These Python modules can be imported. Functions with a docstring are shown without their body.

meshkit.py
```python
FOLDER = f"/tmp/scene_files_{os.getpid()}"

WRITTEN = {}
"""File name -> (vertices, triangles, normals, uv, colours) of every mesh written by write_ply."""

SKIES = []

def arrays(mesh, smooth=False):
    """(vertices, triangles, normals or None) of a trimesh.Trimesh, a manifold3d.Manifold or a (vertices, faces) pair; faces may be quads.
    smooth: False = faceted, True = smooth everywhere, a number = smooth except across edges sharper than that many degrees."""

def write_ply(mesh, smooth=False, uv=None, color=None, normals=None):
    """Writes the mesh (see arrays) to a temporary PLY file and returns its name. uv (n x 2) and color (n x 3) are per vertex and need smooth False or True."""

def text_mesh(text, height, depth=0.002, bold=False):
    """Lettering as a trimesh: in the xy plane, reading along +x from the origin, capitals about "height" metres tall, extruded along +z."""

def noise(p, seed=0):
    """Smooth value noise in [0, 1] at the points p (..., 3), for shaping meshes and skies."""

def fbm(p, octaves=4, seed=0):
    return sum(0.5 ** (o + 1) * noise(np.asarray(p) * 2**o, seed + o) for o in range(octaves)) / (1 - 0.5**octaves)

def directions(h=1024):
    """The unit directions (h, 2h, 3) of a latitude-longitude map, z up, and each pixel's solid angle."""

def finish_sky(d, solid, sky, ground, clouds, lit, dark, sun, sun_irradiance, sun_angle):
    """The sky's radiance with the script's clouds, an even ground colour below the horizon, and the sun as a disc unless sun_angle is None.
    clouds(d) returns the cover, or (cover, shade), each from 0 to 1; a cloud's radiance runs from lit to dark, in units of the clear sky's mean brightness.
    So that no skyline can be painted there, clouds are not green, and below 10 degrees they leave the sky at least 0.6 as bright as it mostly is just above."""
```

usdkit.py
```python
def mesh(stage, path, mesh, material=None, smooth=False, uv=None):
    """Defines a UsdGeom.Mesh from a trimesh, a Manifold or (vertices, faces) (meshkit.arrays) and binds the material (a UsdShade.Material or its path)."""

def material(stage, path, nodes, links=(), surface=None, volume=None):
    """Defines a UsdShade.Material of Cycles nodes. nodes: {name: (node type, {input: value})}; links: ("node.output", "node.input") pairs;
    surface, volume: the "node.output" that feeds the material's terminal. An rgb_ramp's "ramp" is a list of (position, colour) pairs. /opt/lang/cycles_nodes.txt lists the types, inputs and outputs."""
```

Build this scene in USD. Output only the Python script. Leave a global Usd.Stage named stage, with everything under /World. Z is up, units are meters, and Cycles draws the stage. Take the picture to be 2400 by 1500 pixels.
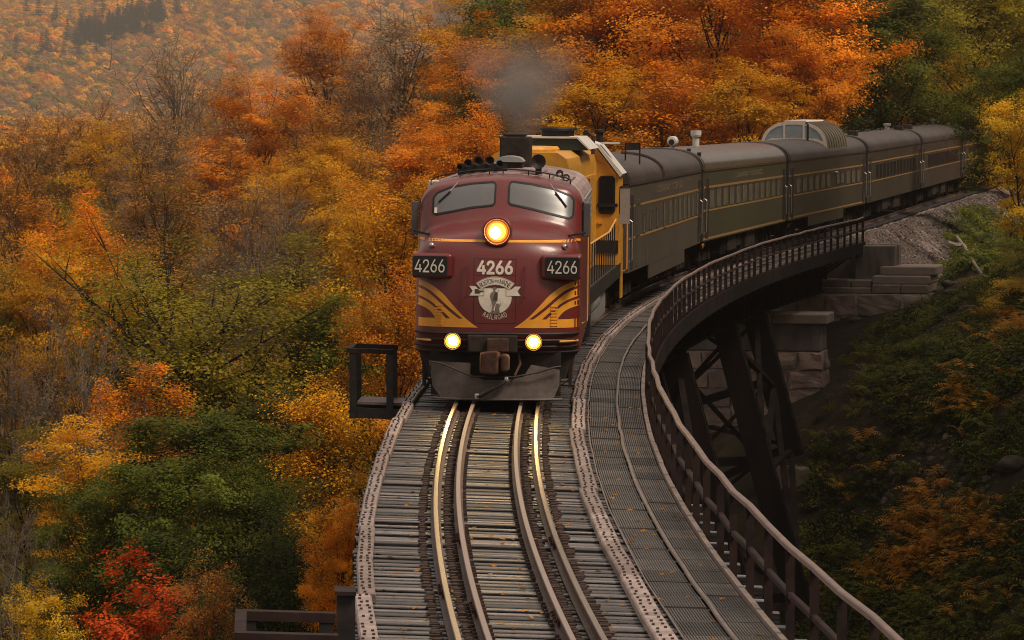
import math, random
import numpy as np, trimesh, shapely, usdkit, meshkit
from shapely import affinity
from shapely.geometry import Polygon, box as sbox, LineString, Point
from scipy.interpolate import RBFInterpolator, PchipInterpolator
import manifold3d as m3
from pxr import Usd, UsdGeom, UsdLux, UsdShade, Gf, Sdf, Vt

random.seed(7)
PI = math.pi
stage = Usd.Stage.CreateInMemory()
UsdGeom.SetStageUpAxis(stage, UsdGeom.Tokens.z)
UsdGeom.SetStageMetersPerUnit(stage, 1.0)
UsdGeom.Xform.Define(stage, '/World')
UsdGeom.Scope.Define(stage, '/World/Looks')

# ------------------------------------------------------------------ camera, sky, sun, exposure
CAM_H, PITCH, FPX = 5.3825, 0.051717, 9478.23
cam = UsdGeom.Camera.Define(stage, '/World/camera')
cam.AddTranslateOp().Set(Gf.Vec3d(0, 0, CAM_H))
cam.AddRotateXOp().Set(90 - math.degrees(PITCH))
cam.CreateHorizontalApertureAttr(36.0)
cam.CreateVerticalApertureAttr(22.5)
cam.CreateFocalLengthAttr(36.0 * FPX / 2400)
cam.CreateClippingRangeAttr(Gf.Vec2f(0.5, 20000))
cam.CreateExposureAttr(1.15)

SUN_AZ, SUN_EL = math.radians(120), math.radians(55)      # azimuth = atan2(x, y): high on the right, a little behind the camera
sdir = np.array([math.sin(SUN_AZ) * math.cos(SUN_EL), math.cos(SUN_AZ) * math.cos(SUN_EL), math.sin(SUN_EL)])
sun = UsdLux.DistantLight.Define(stage, '/World/sun')
sun.CreateNormalizeAttr(True)
sun.CreateIntensityAttr(0.4)
sun.CreateAngleAttr(18.0)
sun.CreateColorAttr(Gf.Vec3f(1.0, 0.86, 0.70))
sun.AddRotateZOp().Set(-math.degrees(SUN_AZ))
sun.AddRotateXOp().Set(-(90 - math.degrees(SUN_EL)))
dome = UsdLux.DomeLight.Define(stage, '/World/sky')
dome.CreateIntensityAttr(1.0)
sky_m = usdkit.material(stage, '/World/Looks/sky', {
    'sky': ('sky_texture', {'sky_type': 'single_scattering', 'sun_disc': False, 'sun_elevation': SUN_EL, 'sun_rotation': SUN_AZ, 'altitude': 300.0, 'aerosol_density': 2.0}),
    'tc': ('texture_coordinate', {}),
    'n': ('noise_texture', {'scale': 2.2, 'detail': 5.0, 'roughness': 0.6}),
    'cl': ('rgb_ramp', {'ramp': [(0.30, (3.1, 2.75, 2.45)), (0.70, (5.6, 5.0, 4.4))]}),
    'sz': ('separate_xyz', {}), 'zg': ('map_range', {'from_min': 0.0, 'from_max': 1.0, 'to_min': 0.5, 'to_max': 1.4, 'clamp': True}), 'cg': ('combine_color', {}), 'gm': ('mix', {'mix_type': 'multiply', 'fac': 1.0}),   # an overcast sky is brightest overhead
    'mx': ('mix', {'fac': 0.94}),
    'bg': ('background_shader', {'strength': 0.06})},
    [('tc.generated', 'sz.vector'), ('sz.z', 'zg.value'), ('zg.result', 'cg.r'), ('zg.result', 'cg.g'), ('zg.result', 'cg.b'), ('cl.color', 'gm.color1'), ('cg.color', 'gm.color2'), ('gm.color', 'mx.color2'), ('tc.generated', 'n.vector'), ('n.fac', 'cl.fac'), ('sky.color', 'mx.color1'), ('mx.color', 'bg.color')], surface='bg.background')
UsdShade.MaterialBindingAPI.Apply(dome.GetPrim()).Bind(sky_m)

# ------------------------------------------------------------------ helpers: prims
used = {}
def numbered(path):
    n = used.get(path, 0); used[path] = n + 1
    return path if n == 0 else f'{path}_{n:03d}'
def ppath(parent):
    if parent is None: return '/World'
    return str(parent.GetPath())
def tag(p, label=None, cat=None, group=None, kind=None):
    p = p.GetPrim() if hasattr(p, 'GetPrim') else p
    for k, v in (('label', label), ('category', cat), ('group', group), ('kind', kind)):
        if v: p.SetCustomDataByKey(k, v)
    return p
def obj(name, mesh, mat, parent=None, smooth=False, label=None):
    p = usdkit.mesh(stage, numbered(ppath(parent) + '/' + name), mesh, M[mat] if isinstance(mat, str) else mat, smooth=smooth).GetPrim()
    if label: tag(p, label)
    return p
def thing(name, label, cat, mat4=None, group=None, parent=None):
    x = UsdGeom.Xform.Define(stage, numbered(ppath(parent) + '/' + name))
    if mat4 is not None: x.AddTransformOp().Set(mat4)
    return tag(x.GetPrim(), label, cat, group)
def sub(name, parent, label=None):
    x = UsdGeom.Xform.Define(stage, numbered(ppath(parent) + '/' + name)).GetPrim()
    if label: tag(x, label)
    return x
def place(name, proto, mat4, label, cat, group=None):
    x = UsdGeom.Xform.Define(stage, numbered('/World/' + name))
    x.AddTransformOp().Set(mat4)
    p = x.GetPrim()
    p.GetReferences().AddInternalReference(proto)
    p.SetInstanceable(True)
    return tag(p, label, cat, group)
def mat(origin, ax, ay, az):
    m = np.eye(4); m[0, :3], m[1, :3], m[2, :3], m[3, :3] = ax, ay, az, origin
    return Gf.Matrix4d(*m.ravel().tolist())
def xf(x, y, z, rz=0, sx=1, sy=None, sz=None):
    sy = sx if sy is None else sy; sz = sx if sz is None else sz
    c, s = math.cos(rz), math.sin(rz)
    return mat((x, y, z), (c * sx, s * sx, 0), (-s * sy, c * sy, 0), (0, 0, sz))

# ------------------------------------------------------------------ helpers: meshes as (v, f) pairs
class MB:
    """collects triangles"""
    def __init__(s): s.v, s.f, s.n = [], [], 0
    def add(s, v, f):
        v, f = np.asarray(v, float).reshape(-1, 3), np.asarray(f, int)
        if f.shape[1] == 4: f = np.vstack([f[:, [0, 1, 2]], f[:, [0, 2, 3]]])
        s.v.append(v); s.f.append(f + s.n); s.n += len(v); return s
    def addm(s, m): return s.add(*m)
    def mesh(s): return (np.vstack(s.v), np.vstack(s.f))
BF = np.array([[0, 2, 3, 1], [4, 5, 7, 6], [0, 1, 5, 4], [2, 6, 7, 3], [0, 4, 6, 2], [1, 3, 7, 5]])
def box(x0, y0, z0, x1, y1, z1):
    return (np.array([[x, y, z] for z in (z0, z1) for y in (y0, y1) for x in (x0, x1)], float), BF)
def cbox(cx, cy, cz, sx, sy, sz): return box(cx - sx / 2, cy - sy / 2, cz - sz / 2, cx + sx / 2, cy + sy / 2, cz + sz / 2)
def rbox(x0, y0, z0, x1, y1, z1, r, seg=8):
    """rounded box (hull of spheres)"""
    s = m3.Manifold.sphere(r, seg)
    pts = [s.translate((x, y, z)) for x in (x0 + r, x1 - r) for y in (y0 + r, y1 - r) for z in (z0 + r, z1 - r)]
    m = m3.Manifold.batch_hull(pts).to_mesh()
    return (np.array(m.vert_properties[:, :3]), np.array(m.tri_verts))
def tube(pts, r, n=6, caps=True):
    pts = np.asarray(pts, float); r = np.broadcast_to(np.asarray(r, float), (len(pts),))
    t = np.gradient(pts, axis=0); t /= np.linalg.norm(t, axis=1, keepdims=True) + 1e-12
    ref = np.where(np.abs(t[:, 2:3]) > 0.9, [[1.0, 0, 0]], [[0, 0, 1.0]])
    a = np.cross(t, ref); a /= np.linalg.norm(a, axis=1, keepdims=True); b = np.cross(t, a)
    an = np.arange(n) * 2 * PI / n
    v = pts[:, None] + r[:, None, None] * (np.cos(an)[None, :, None] * a[:, None] + np.sin(an)[None, :, None] * b[:, None])
    k = len(pts); i = np.arange(k - 1)[:, None] * n; j = np.arange(n)[None]; j2 = (j + 1) % n
    f = np.stack([i + j, i + j2, i + n + j2, i + n + j], -1).reshape(-1, 4)
    v = v.reshape(-1, 3); f = np.vstack([f[:, [0, 1, 2]], f[:, [0, 2, 3]]])
    if caps:
        c0, c1 = len(v), len(v) + 1
        v = np.vstack([v, pts[0], pts[-1]]); jj = np.arange(n)
        f = np.vstack([f, np.stack([np.full(n, c0), (jj + 1) % n, jj], 1), np.stack([np.full(n, c1), (k - 1) * n + jj, (k - 1) * n + (jj + 1) % n], 1)])
    return v, f
def bar(p, q, w, h=None):
    """square bar between two points"""
    h = w if h is None else h
    p, q = np.asarray(p, float), np.asarray(q, float); t = (q - p) / np.linalg.norm(q - p)
    ref = np.array([1.0, 0, 0]) if abs(t[2]) > 0.9 else np.array([0, 0, 1.0])
    a = np.cross(t, ref); a /= np.linalg.norm(a); b = np.cross(a, t)
    v = [e + x * w / 2 * a + y * h / 2 * b for e in (p, q) for y in (-1, 1) for x in (-1, 1)]
    return np.array(v), BF
def lathe(prof, n=20, axis='y', c=(0, 0, 0)):
    """prof: (r, h) pairs around the axis"""
    prof = np.asarray(prof, float); an = np.arange(n) * 2 * PI / n
    r, h = prof[:, 0][:, None], np.broadcast_to(prof[:, 1][:, None], (len(prof), n))
    x, y = r * np.cos(an), r * np.sin(an)
    v = np.stack([x, h, y] if axis == 'y' else [x, y, h], -1).reshape(-1, 3) + np.asarray(c)
    i = np.arange(len(prof) - 1)[:, None] * n; j = np.arange(n)[None]; j2 = (j + 1) % n
    return v, np.stack([i + j, i + j2, i + n + j2, i + n + j], -1).reshape(-1, 4)
def grid(P):
    """P (a, b, 3) -> quads"""
    a, b = P.shape[:2]; i = np.arange(a - 1)[:, None] * b; j = np.arange(b - 1)[None]
    return P.reshape(-1, 3), np.stack([i + j, i + j + 1, i + b + j + 1, i + b + j], -1).reshape(-1, 4)
def extrude(poly, h, at=0.0, plane='xz'):
    """shapely polygon extruded by h; plane xz: polygon (x, z) extruded along +y from y = at"""
    m = trimesh.creation.extrude_polygon(poly, h, engine='earcut'); v = np.array(m.vertices)
    if plane == 'xz': v = np.stack([v[:, 0], at + v[:, 2], v[:, 1]], 1); return v, np.array(m.faces)[:, ::-1]
    if plane == 'yz': v = np.stack([at + v[:, 2], v[:, 0], v[:, 1]], 1); return v, np.array(m.faces)
    v[:, 2] += at; return v, np.array(m.faces)
def roundrect(x0, z0, x1, z1, r): return sbox(x0 + r, z0 + r, x1 - r, z1 - r).buffer(r, quad_segs=4)
def text_poly(text, height, bold=True):
    t = meshkit.text_mesh(text, height, 0.01, bold=bold)
    v, f = np.array(t.vertices), np.array(t.faces)
    top = f[(v[f][:, :, 2] > 0.005).all(1)]
    u = shapely.union_all([Polygon(p) for p in v[top][:, :, :2] if Polygon(p).area > 1e-9]).buffer(1e-4)
    x0, y0, x1, y1 = u.bounds
    return affinity.translate(u, -(x0 + x1) / 2, -(y0 + y1) / 2)
def tri2(poly):
    """triangles of a shapely polygon as (pts2, faces)"""
    P, F, n = [], [], 0
    for g in getattr(poly, 'geoms', [poly]):
        if g.geom_type != 'Polygon' or g.area < 1e-8: continue
        for t in shapely.constrained_delaunay_triangles(g).geoms:
            P.append(np.array(t.exterior.coords)[:3]); F.append([n, n + 1, n + 2]); n += 3
    return (np.vstack(P), np.array(F)) if P else (np.zeros((0, 2)), np.zeros((0, 3), int))

# ------------------------------------------------------------------ track alignment
KN = np.array([0, 20, 40, 60, 80, 105, 130, 155, 180, 210, 240.])
KV = np.array([1.91712e-3, 2.33858e-3, 1.62185e-3, 2.5701e-3, 2.14411e-3, 2.06628e-3, 1.2547e-3, -1.161e-3, 1.3342e-4, 3.465e-4, 3.465e-4])
_s = np.arange(-40, 330.1, 0.25)
_k = np.interp(_s, KN, KV)
def _int(a): return np.concatenate([[0], np.cumsum((a[1:] + a[:-1]) / 2 * 0.25)])
_th = _int(_k); _th += -0.06283861 - np.interp(0, _s, _th)
_x = _int(np.sin(_th)); _y = _int(np.cos(_th))
_x += 0.56584 - np.interp(0, _s, _x); _y += 34.66899 - np.interp(0, _s, _y)
CANT = 0.0365
def TH(s): return np.interp(s, _s, _th)
def TR(s, o=0.0, z=0.0, cant=True):
    s, o, z = np.broadcast_arrays(np.asarray(s, float), np.asarray(o, float), np.asarray(z, float))
    t = TH(s)
    return np.stack([np.interp(s, _s, _x) + o * np.cos(t), np.interp(s, _s, _y) - o * np.sin(t), z - (CANT * o if cant else 0) + .007 * np.maximum(s - 135, 0)], -1)
def sweep(prof, ss, close=True, caps=True):
    """prof: (o, z) polygon swept along the stations ss"""
    prof = np.asarray(prof, float); n = len(prof); ss = np.asarray(ss, float)
    P = TR(ss[:, None], prof[None, :, 0], prof[None, :, 1])
    v = P.reshape(-1, 3); i = np.arange(len(ss) - 1)[:, None] * n; j = np.arange(n if close else n - 1)[None]; j2 = (j + 1) % n
    f = np.stack([i + j, i + j2, i + n + j2, i + n + j], -1).reshape(-1, 4)
    f = np.vstack([f[:, [0, 1, 2]], f[:, [0, 2, 3]]])
    if close and caps:
        for k, rev in ((0, True), (len(ss) - 1, False)):
            c = len(v); v = np.vstack([v, P[k].mean(0)])
            jj = np.arange(n); t = np.stack([np.full(n, c), k * n + jj, k * n + (jj + 1) % n], 1)
            f = np.vstack([f, t[:, ::-1] if rev else t])
    return v, f
def sbar(s0, s1, o0, o1, z0, z1): return sweep([(o0, z0), (o1, z0), (o1, z1), (o0, z1)], np.linspace(s0, s1, max(2, int(abs(s1 - s0)) + 1)))
def at(px, row, Y):
    """the point at depth Y seen at pixel (px, row) of the 2400 x 1500 photograph"""
    up = (750 - row) / FPX; c, s = math.cos(PITCH), math.sin(PITCH)
    dy, dz = c + up * s, -s + up * c
    return np.array([(px - 1200) / FPX / dy * Y, Y, CAM_H + dz / dy * Y])
def hit(px, row, y0=100.0, y1=320.0):
    """where the ray through pixel (px, row) of the photograph meets the ground"""
    Y = np.arange(y0, y1, .5); P = np.array([at(px, row, y) for y in Y]); below = P[:, 2] < surf(P[:, 0], P[:, 1])
    return P[int(np.argmax(below))] if below.any() else P[-1]

# ------------------------------------------------------------------ materials
M = {}
def principled(name, color, rough=0.6, metal=0.0, spec=None, var=0.25, scale=3.0, bump=0.0, bscale=40.0, col2=None, coat=0.0, dirt=None, dirt_scale=1.2, dirt_amt=0.5, stretch=(1, 1, 1), rand=0.0):
    """base colour mottled by two noises, an optional second (dirt) colour by a broad noise, optional fine bump"""
    spec = (.4 if rough < .5 else .25 if rough < .62 else .06) if spec is None else spec
    c = np.array(color, float); lo, hi = c * (1 - var), c * (1 + var)
    nodes = {'tc': ('texture_coordinate', {}), 'mp': ('mapping', {'scale': stretch}),
             'n': ('noise_texture', {'scale': scale, 'detail': 6.0, 'roughness': 0.65}),
             'r': ('rgb_ramp', {'ramp': [(0.3, lo), (0.7, hi)]}),
             'p': ('principled_bsdf', {'roughness': rough, 'metallic': metal, 'specular_ior_level': spec, 'coat_weight': coat, 'coat_roughness': 0.12})}
    links = [('tc.object', 'mp.vector'), ('mp.vector', 'n.vector'), ('n.fac', 'r.fac')]
    out = 'r.color'
    if dirt is not None:
        nodes['dn'] = ('noise_texture', {'scale': dirt_scale, 'detail': 8.0, 'roughness': 0.7})
        nodes['dr'] = ('rgb_ramp', {'ramp': [(0.42, (0, 0, 0)), (0.68, (dirt_amt,) * 3)]})
        nodes['dm'] = ('mix', {'color2': dirt})
        links += [('mp.vector', 'dn.vector'), ('dn.fac', 'dr.fac'), ('dr.color', 'dm.fac'), (out, 'dm.color1')]
        out = 'dm.color'
    if rand:
        nodes['oi'] = ('object_info', {}); nodes['rm'] = ('map_range', {'to_min': 1 - rand, 'to_max': 1 + rand})
        nodes['hv'] = ('hsv', {})
        links += [('oi.random', 'rm.value'), ('rm.result', 'hv.value'), (out, 'hv.color')]; out = 'hv.color'
    links.append((out, 'p.base_color'))
    if bump:
        nodes['bn'] = ('noise_texture', {'scale': bscale, 'detail': 4.0, 'roughness': 0.6})
        nodes['b'] = ('bump', {'strength': 1.0, 'distance': bump})
        links += [('mp.vector', 'bn.vector'), ('bn.fac', 'b.height'), ('b.normal', 'p.normal')]
    M[name] = usdkit.material(stage, '/World/Looks/' + name, nodes, links, surface='p.BSDF')
def leafmat(name, cols, trans=0.32, clump=0.45, hue=0.0, val=0.18):
    """leaf colours picked per leaf, shifted by clumps and per tree, part of the light passing through"""
    n = len(cols)
    nodes = {'g': ('geometry', {}), 'r': ('rgb_ramp', {'ramp': [((i + .5) / n, c) for i, c in enumerate(cols)]}),
             'tc': ('texture_coordinate', {}), 'n': ('noise_texture', {'scale': 0.55, 'detail': 3.0}),
             'mv': ('map_range', {'from_min': 0.3, 'from_max': 0.7, 'to_min': 1 - clump, 'to_max': 1 + clump}),
             'oi': ('object_info', {}), 'mo': ('map_range', {'to_min': 1 - val, 'to_max': 1 + val}),
             'mu': ('math', {'math_type': 'multiply'}), 'hm': ('map_range', {'to_min': 0.5 - hue, 'to_max': 0.5 + hue}),
             'h': ('hsv', {}), 'p': ('principled_bsdf', {'roughness': 0.6, 'specular_ior_level': 0.08}),
             't': ('translucent_bsdf', {}), 'mx': ('mix_closure', {'fac': trans})}
    M[name] = usdkit.material(stage, '/World/Looks/' + name, nodes, [
        ('g.random_per_island', 'r.fac'), ('tc.object', 'n.vector'), ('n.fac', 'mv.value'), ('oi.random', 'mo.value'), ('mv.result', 'mu.value1'), ('mo.result', 'mu.value2'),
        ('oi.random', 'hm.value'), ('hm.result', 'h.hue'), ('mu.value', 'h.value'), ('r.color', 'h.color'), ('h.color', 'p.base_color'), ('h.color', 't.color'), ('p.BSDF', 'mx.closure1'), ('t.BSDF', 'mx.closure2')], surface='mx.closure')
def emit(name, color, strength):
    M[name] = usdkit.material(stage, '/World/Looks/' + name, {'e': ('emission', {'color': color, 'strength': strength})}, [], surface='e.emission')

principled('maroon', (0.125, 0.013, 0.012), 0.36, var=0.12, scale=1.5, coat=0.2, bump=0.0015, bscale=30, dirt=(0.075, 0.035, 0.026), dirt_amt=0.6, dirt_scale=2.0, stretch=(1.6, 1, .35))
principled('maroon_roof', (0.30, 0.215, 0.20), 0.5, var=0.2, scale=2.5, dirt=(0.07, 0.05, 0.045), dirt_scale=2, dirt_amt=0.7, bump=0.004, bscale=12)
principled('stripe_yellow', (0.72, 0.30, 0.025), 0.4, var=0.1, scale=4, dirt=(0.35, 0.14, 0.03), dirt_amt=0.4)
principled('cream', (0.62, 0.54, 0.44), 0.5, var=0.08, scale=10, dirt=(0.42, 0.34, 0.27), dirt_scale=6, dirt_amt=0.5)
principled('emblem_ink', (0.055, 0.040, 0.032), 0.6, var=0.2)
principled('emblem_tone', (0.17, 0.125, 0.095), 0.6, var=0.35, scale=25)
principled('board_black', (0.012, 0.011, 0.011), 0.25, var=0.1)
principled('gasket', (0.012, 0.010, 0.010), 0.5)
principled('windshield', (0.085, 0.078, 0.078), 0.28, spec=0.9, var=0.15, scale=2)
principled('dark_glass', (0.010, 0.009, 0.010), 0.45, spec=0.12, var=0.2)
principled('deflector', (0.10, 0.085, 0.085), 0.4, metal=0.2, var=0.2)
principled('figure_gray', (0.16, 0.125, 0.10), 0.6, var=0.3, scale=30)
principled('chrome', (0.55, 0.53, 0.5), 0.25, metal=1.0, var=0.1)
principled('silver', (0.42, 0.40, 0.38), 0.4, metal=0.6, var=0.15, dirt=(0.15, 0.13, 0.12), dirt_scale=3)
principled('black_iron', (0.014, 0.012, 0.011), 0.6, var=0.4, scale=5, dirt=(0.05, 0.032, 0.024), dirt_scale=3, dirt_amt=0.5)
principled('underframe', (0.022, 0.018, 0.016), 0.7, var=0.5, scale=4, dirt=(0.07, 0.05, 0.04), dirt_scale=2.5, dirt_amt=0.6)
principled('pilot_gray', (0.085, 0.064, 0.054), 0.5, var=0.25, scale=2.5, dirt=(0.035, 0.024, 0.02), dirt_scale=2.2, dirt_amt=0.8, bump=0.01, bscale=6)
principled('rust_iron', (0.075, 0.038, 0.027), 0.75, var=0.4, scale=8, dirt=(0.025, 0.018, 0.015), dirt_scale=5)
principled('grab_yellow', (0.6, 0.30, 0.08), 0.45, var=0.1)
principled('loco_yellow', (0.60, 0.27, 0.018), 0.42, var=0.12, scale=2, coat=0.15, dirt=(0.25, 0.13, 0.04), dirt_scale=1.6, dirt_amt=0.55)
principled('loco_green', (0.012, 0.022, 0.018), 0.4, var=0.3)
principled('white_paint', (0.52, 0.49, 0.45), 0.5, var=0.08, dirt=(0.4, 0.36, 0.3), dirt_scale=4)
principled('car_brown', (0.057, 0.0437, 0.0323), 0.42, var=0.15, scale=2, dirt=(0.105, 0.086, 0.07), dirt_scale=2.2, dirt_amt=0.55, stretch=(1, 1, .12))
principled('car_olive', (0.051, 0.0493, 0.0289), 0.38, var=0.12, scale=2, dirt=(0.035, 0.027, 0.018), dirt_scale=2.2, dirt_amt=0.8, stretch=(1, 1, .12))
principled('car_dark', (0.032, 0.0232, 0.0152), 0.45, var=0.15, scale=2, dirt=(0.066, 0.052, 0.038), dirt_scale=2.2, dirt_amt=0.6, stretch=(1, 1, .12))
principled('car_roof', (0.050, 0.036, 0.031), 0.5, var=0.25, scale=1.2, dirt=(0.032, 0.024, 0.021), dirt_scale=0.7, dirt_amt=0.8, stretch=(1, .5, 1), bump=0.004, bscale=9)
principled('roof_gloss', (0.070, 0.056, 0.046), 0.24, var=0.2, scale=1.2, dirt=(0.06, 0.05, 0.044), dirt_scale=0.7, dirt_amt=0.7)
principled('car_gold', (0.27, 0.15, 0.05), 0.5, var=0.2, scale=5, dirt=(0.2, 0.11, 0.04), dirt_scale=3)
principled('window_blind', (0.085, 0.070, 0.055), 0.3, spec=0.7, var=0.8, scale=2.6, dirt=(0.2, 0.17, 0.14), dirt_scale=3.3, dirt_amt=0.6)
principled('dome_glass', (0.20, 0.23, 0.23), 0.1, spec=0.9, var=0.3, scale=1.5)
principled('dome_frame', (0.62, 0.50, 0.42), 0.5, var=0.15, scale=6)
principled('dome_roof', (0.12, 0.095, 0.062), 0.45, var=0.3, scale=3, dirt=(0.09, 0.07, 0.05), dirt_scale=3)
principled('letter_faded', (0.15, 0.11, 0.07), 0.6, var=0.2)
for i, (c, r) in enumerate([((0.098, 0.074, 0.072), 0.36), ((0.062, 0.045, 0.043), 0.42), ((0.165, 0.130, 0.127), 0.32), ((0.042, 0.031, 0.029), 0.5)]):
    # sun-bleached on top, creosote-dark sides, blackened so the gaps read as shaded
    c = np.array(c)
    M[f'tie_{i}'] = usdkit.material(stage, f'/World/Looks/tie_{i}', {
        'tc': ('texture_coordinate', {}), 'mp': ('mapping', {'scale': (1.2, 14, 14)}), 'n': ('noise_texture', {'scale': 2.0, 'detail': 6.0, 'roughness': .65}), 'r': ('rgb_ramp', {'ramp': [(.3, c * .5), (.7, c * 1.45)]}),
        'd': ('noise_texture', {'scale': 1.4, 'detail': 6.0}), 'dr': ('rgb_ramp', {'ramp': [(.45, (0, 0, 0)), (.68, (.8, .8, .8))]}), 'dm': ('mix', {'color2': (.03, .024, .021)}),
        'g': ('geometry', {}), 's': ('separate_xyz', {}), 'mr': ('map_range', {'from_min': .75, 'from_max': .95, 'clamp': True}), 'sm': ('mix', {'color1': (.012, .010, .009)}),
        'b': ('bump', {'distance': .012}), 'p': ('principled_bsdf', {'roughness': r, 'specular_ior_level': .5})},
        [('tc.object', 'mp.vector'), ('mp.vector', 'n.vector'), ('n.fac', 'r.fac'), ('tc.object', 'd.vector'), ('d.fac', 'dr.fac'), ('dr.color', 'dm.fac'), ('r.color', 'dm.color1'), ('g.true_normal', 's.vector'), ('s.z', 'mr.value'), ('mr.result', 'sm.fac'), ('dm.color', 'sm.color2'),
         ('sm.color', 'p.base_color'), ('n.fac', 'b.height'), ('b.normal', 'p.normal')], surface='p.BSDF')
principled('tie_plate', (0.06, 0.039, 0.033), 0.7, var=0.5, scale=6, dirt=(0.02, 0.014, 0.012), dirt_scale=7)
for i, c in enumerate([(0.33, 0.25, 0.225), (0.20, 0.145, 0.125), (0.26, 0.20, 0.18)]):
    principled(f'guard_{i}', np.array(c) * 1.0, 0.5, var=0.25, scale=3, dirt=(0.10, 0.065, 0.055), dirt_scale=2.6, dirt_amt=0.85, bump=0.008, bscale=10)
principled('bolt', (0.05, 0.035, 0.03), 0.6, var=0.3)
principled('rail_side', (0.10, 0.06, 0.045), 0.6, var=0.3, scale=2, dirt=(0.04, 0.025, 0.02), dirt_scale=3)
principled('rail_head', (0.50, 0.39, 0.27), 0.28, metal=1.0, var=0.12, scale=1.0)
principled('guard_rail_head', (0.30, 0.23, 0.20), 0.5, metal=0.35, var=0.2, scale=2, dirt=(0.16, 0.10, 0.08), dirt_scale=2)
principled('grating', (0.085, 0.073, 0.064), 0.5, metal=0.3, var=0.3, scale=1.0, rand=0.35)
principled('conduit', (0.17, 0.13, 0.112), 0.5, var=0.3, scale=3, dirt=(0.09, 0.06, 0.05), dirt_scale=4)
principled('handrail_top', (0.15, 0.098, 0.078), 0.45, var=0.3, scale=3, dirt=(0.10, 0.06, 0.055), dirt_scale=2.5, dirt_amt=0.7)
principled('handrail_post', (0.022, 0.015, 0.014), 0.65, var=0.35, scale=4, dirt=(0.055, 0.028, 0.022), dirt_scale=2.5, dirt_amt=0.6)
principled('trestle_steel', (0.009, 0.0075, 0.007), 0.9, var=0.4, scale=1.5, dirt=(0.04, 0.022, 0.017), dirt_scale=1.2, dirt_amt=0.4, stretch=(1, 1, .3))
for i, c in enumerate([(0.34, 0.25, 0.20), (0.25, 0.19, 0.155), (0.36, 0.25, 0.205)]):
    principled(f'granite_{i}', c, 0.85, var=0.3, scale=3, dirt=(0.09, 0.07, 0.058), dirt_scale=1.5, dirt_amt=0.8, bump=0.03, bscale=9)
principled('mortar', (0.42, 0.36, 0.31), 0.9, var=0.25, scale=6, bump=0.01, bscale=20, dirt=(0.12, 0.10, 0.085), dirt_scale=2)
principled('concrete', (0.175, 0.15, 0.128), 0.85, var=0.2, scale=2, dirt=(0.075, 0.06, 0.05), dirt_scale=1.3, dirt_amt=0.8, stretch=(1, 1, .35), bump=0.01, bscale=15)
principled('capstone', (0.25, 0.195, 0.165), 0.8, var=0.2, scale=4, dirt=(0.12, 0.095, 0.08), dirt_scale=2, dirt_amt=0.6, bump=0.015, bscale=12)
principled('ballast', (0.19, 0.145, 0.128), 0.9, var=0.5, scale=14, dirt=(0.07, 0.05, 0.04), dirt_scale=1.2, dirt_amt=0.6, bump=0.06, bscale=10)
principled('soil', (0.032, 0.023, 0.015), 0.95, var=0.5, scale=1.3, dirt=(0.020, 0.020, 0.009), dirt_scale=0.35, dirt_amt=0.9, bump=0.08, bscale=3)
principled('rock', (0.075, 0.06, 0.05), 0.85, var=0.4, scale=3, dirt=(0.045, 0.04, 0.028), dirt_scale=2, bump=0.03, bscale=8)
principled('bark_dark', (0.030, 0.021, 0.015), 0.9, var=0.4, scale=6, bump=0.02, bscale=12)
principled('bark_gray', (0.135, 0.105, 0.082), 0.9, var=0.35, scale=5, bump=0.01, bscale=12)
principled('bark_brown', (0.085, 0.052, 0.034), 0.9, var=0.4, scale=5, bump=0.01, bscale=12)
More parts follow.
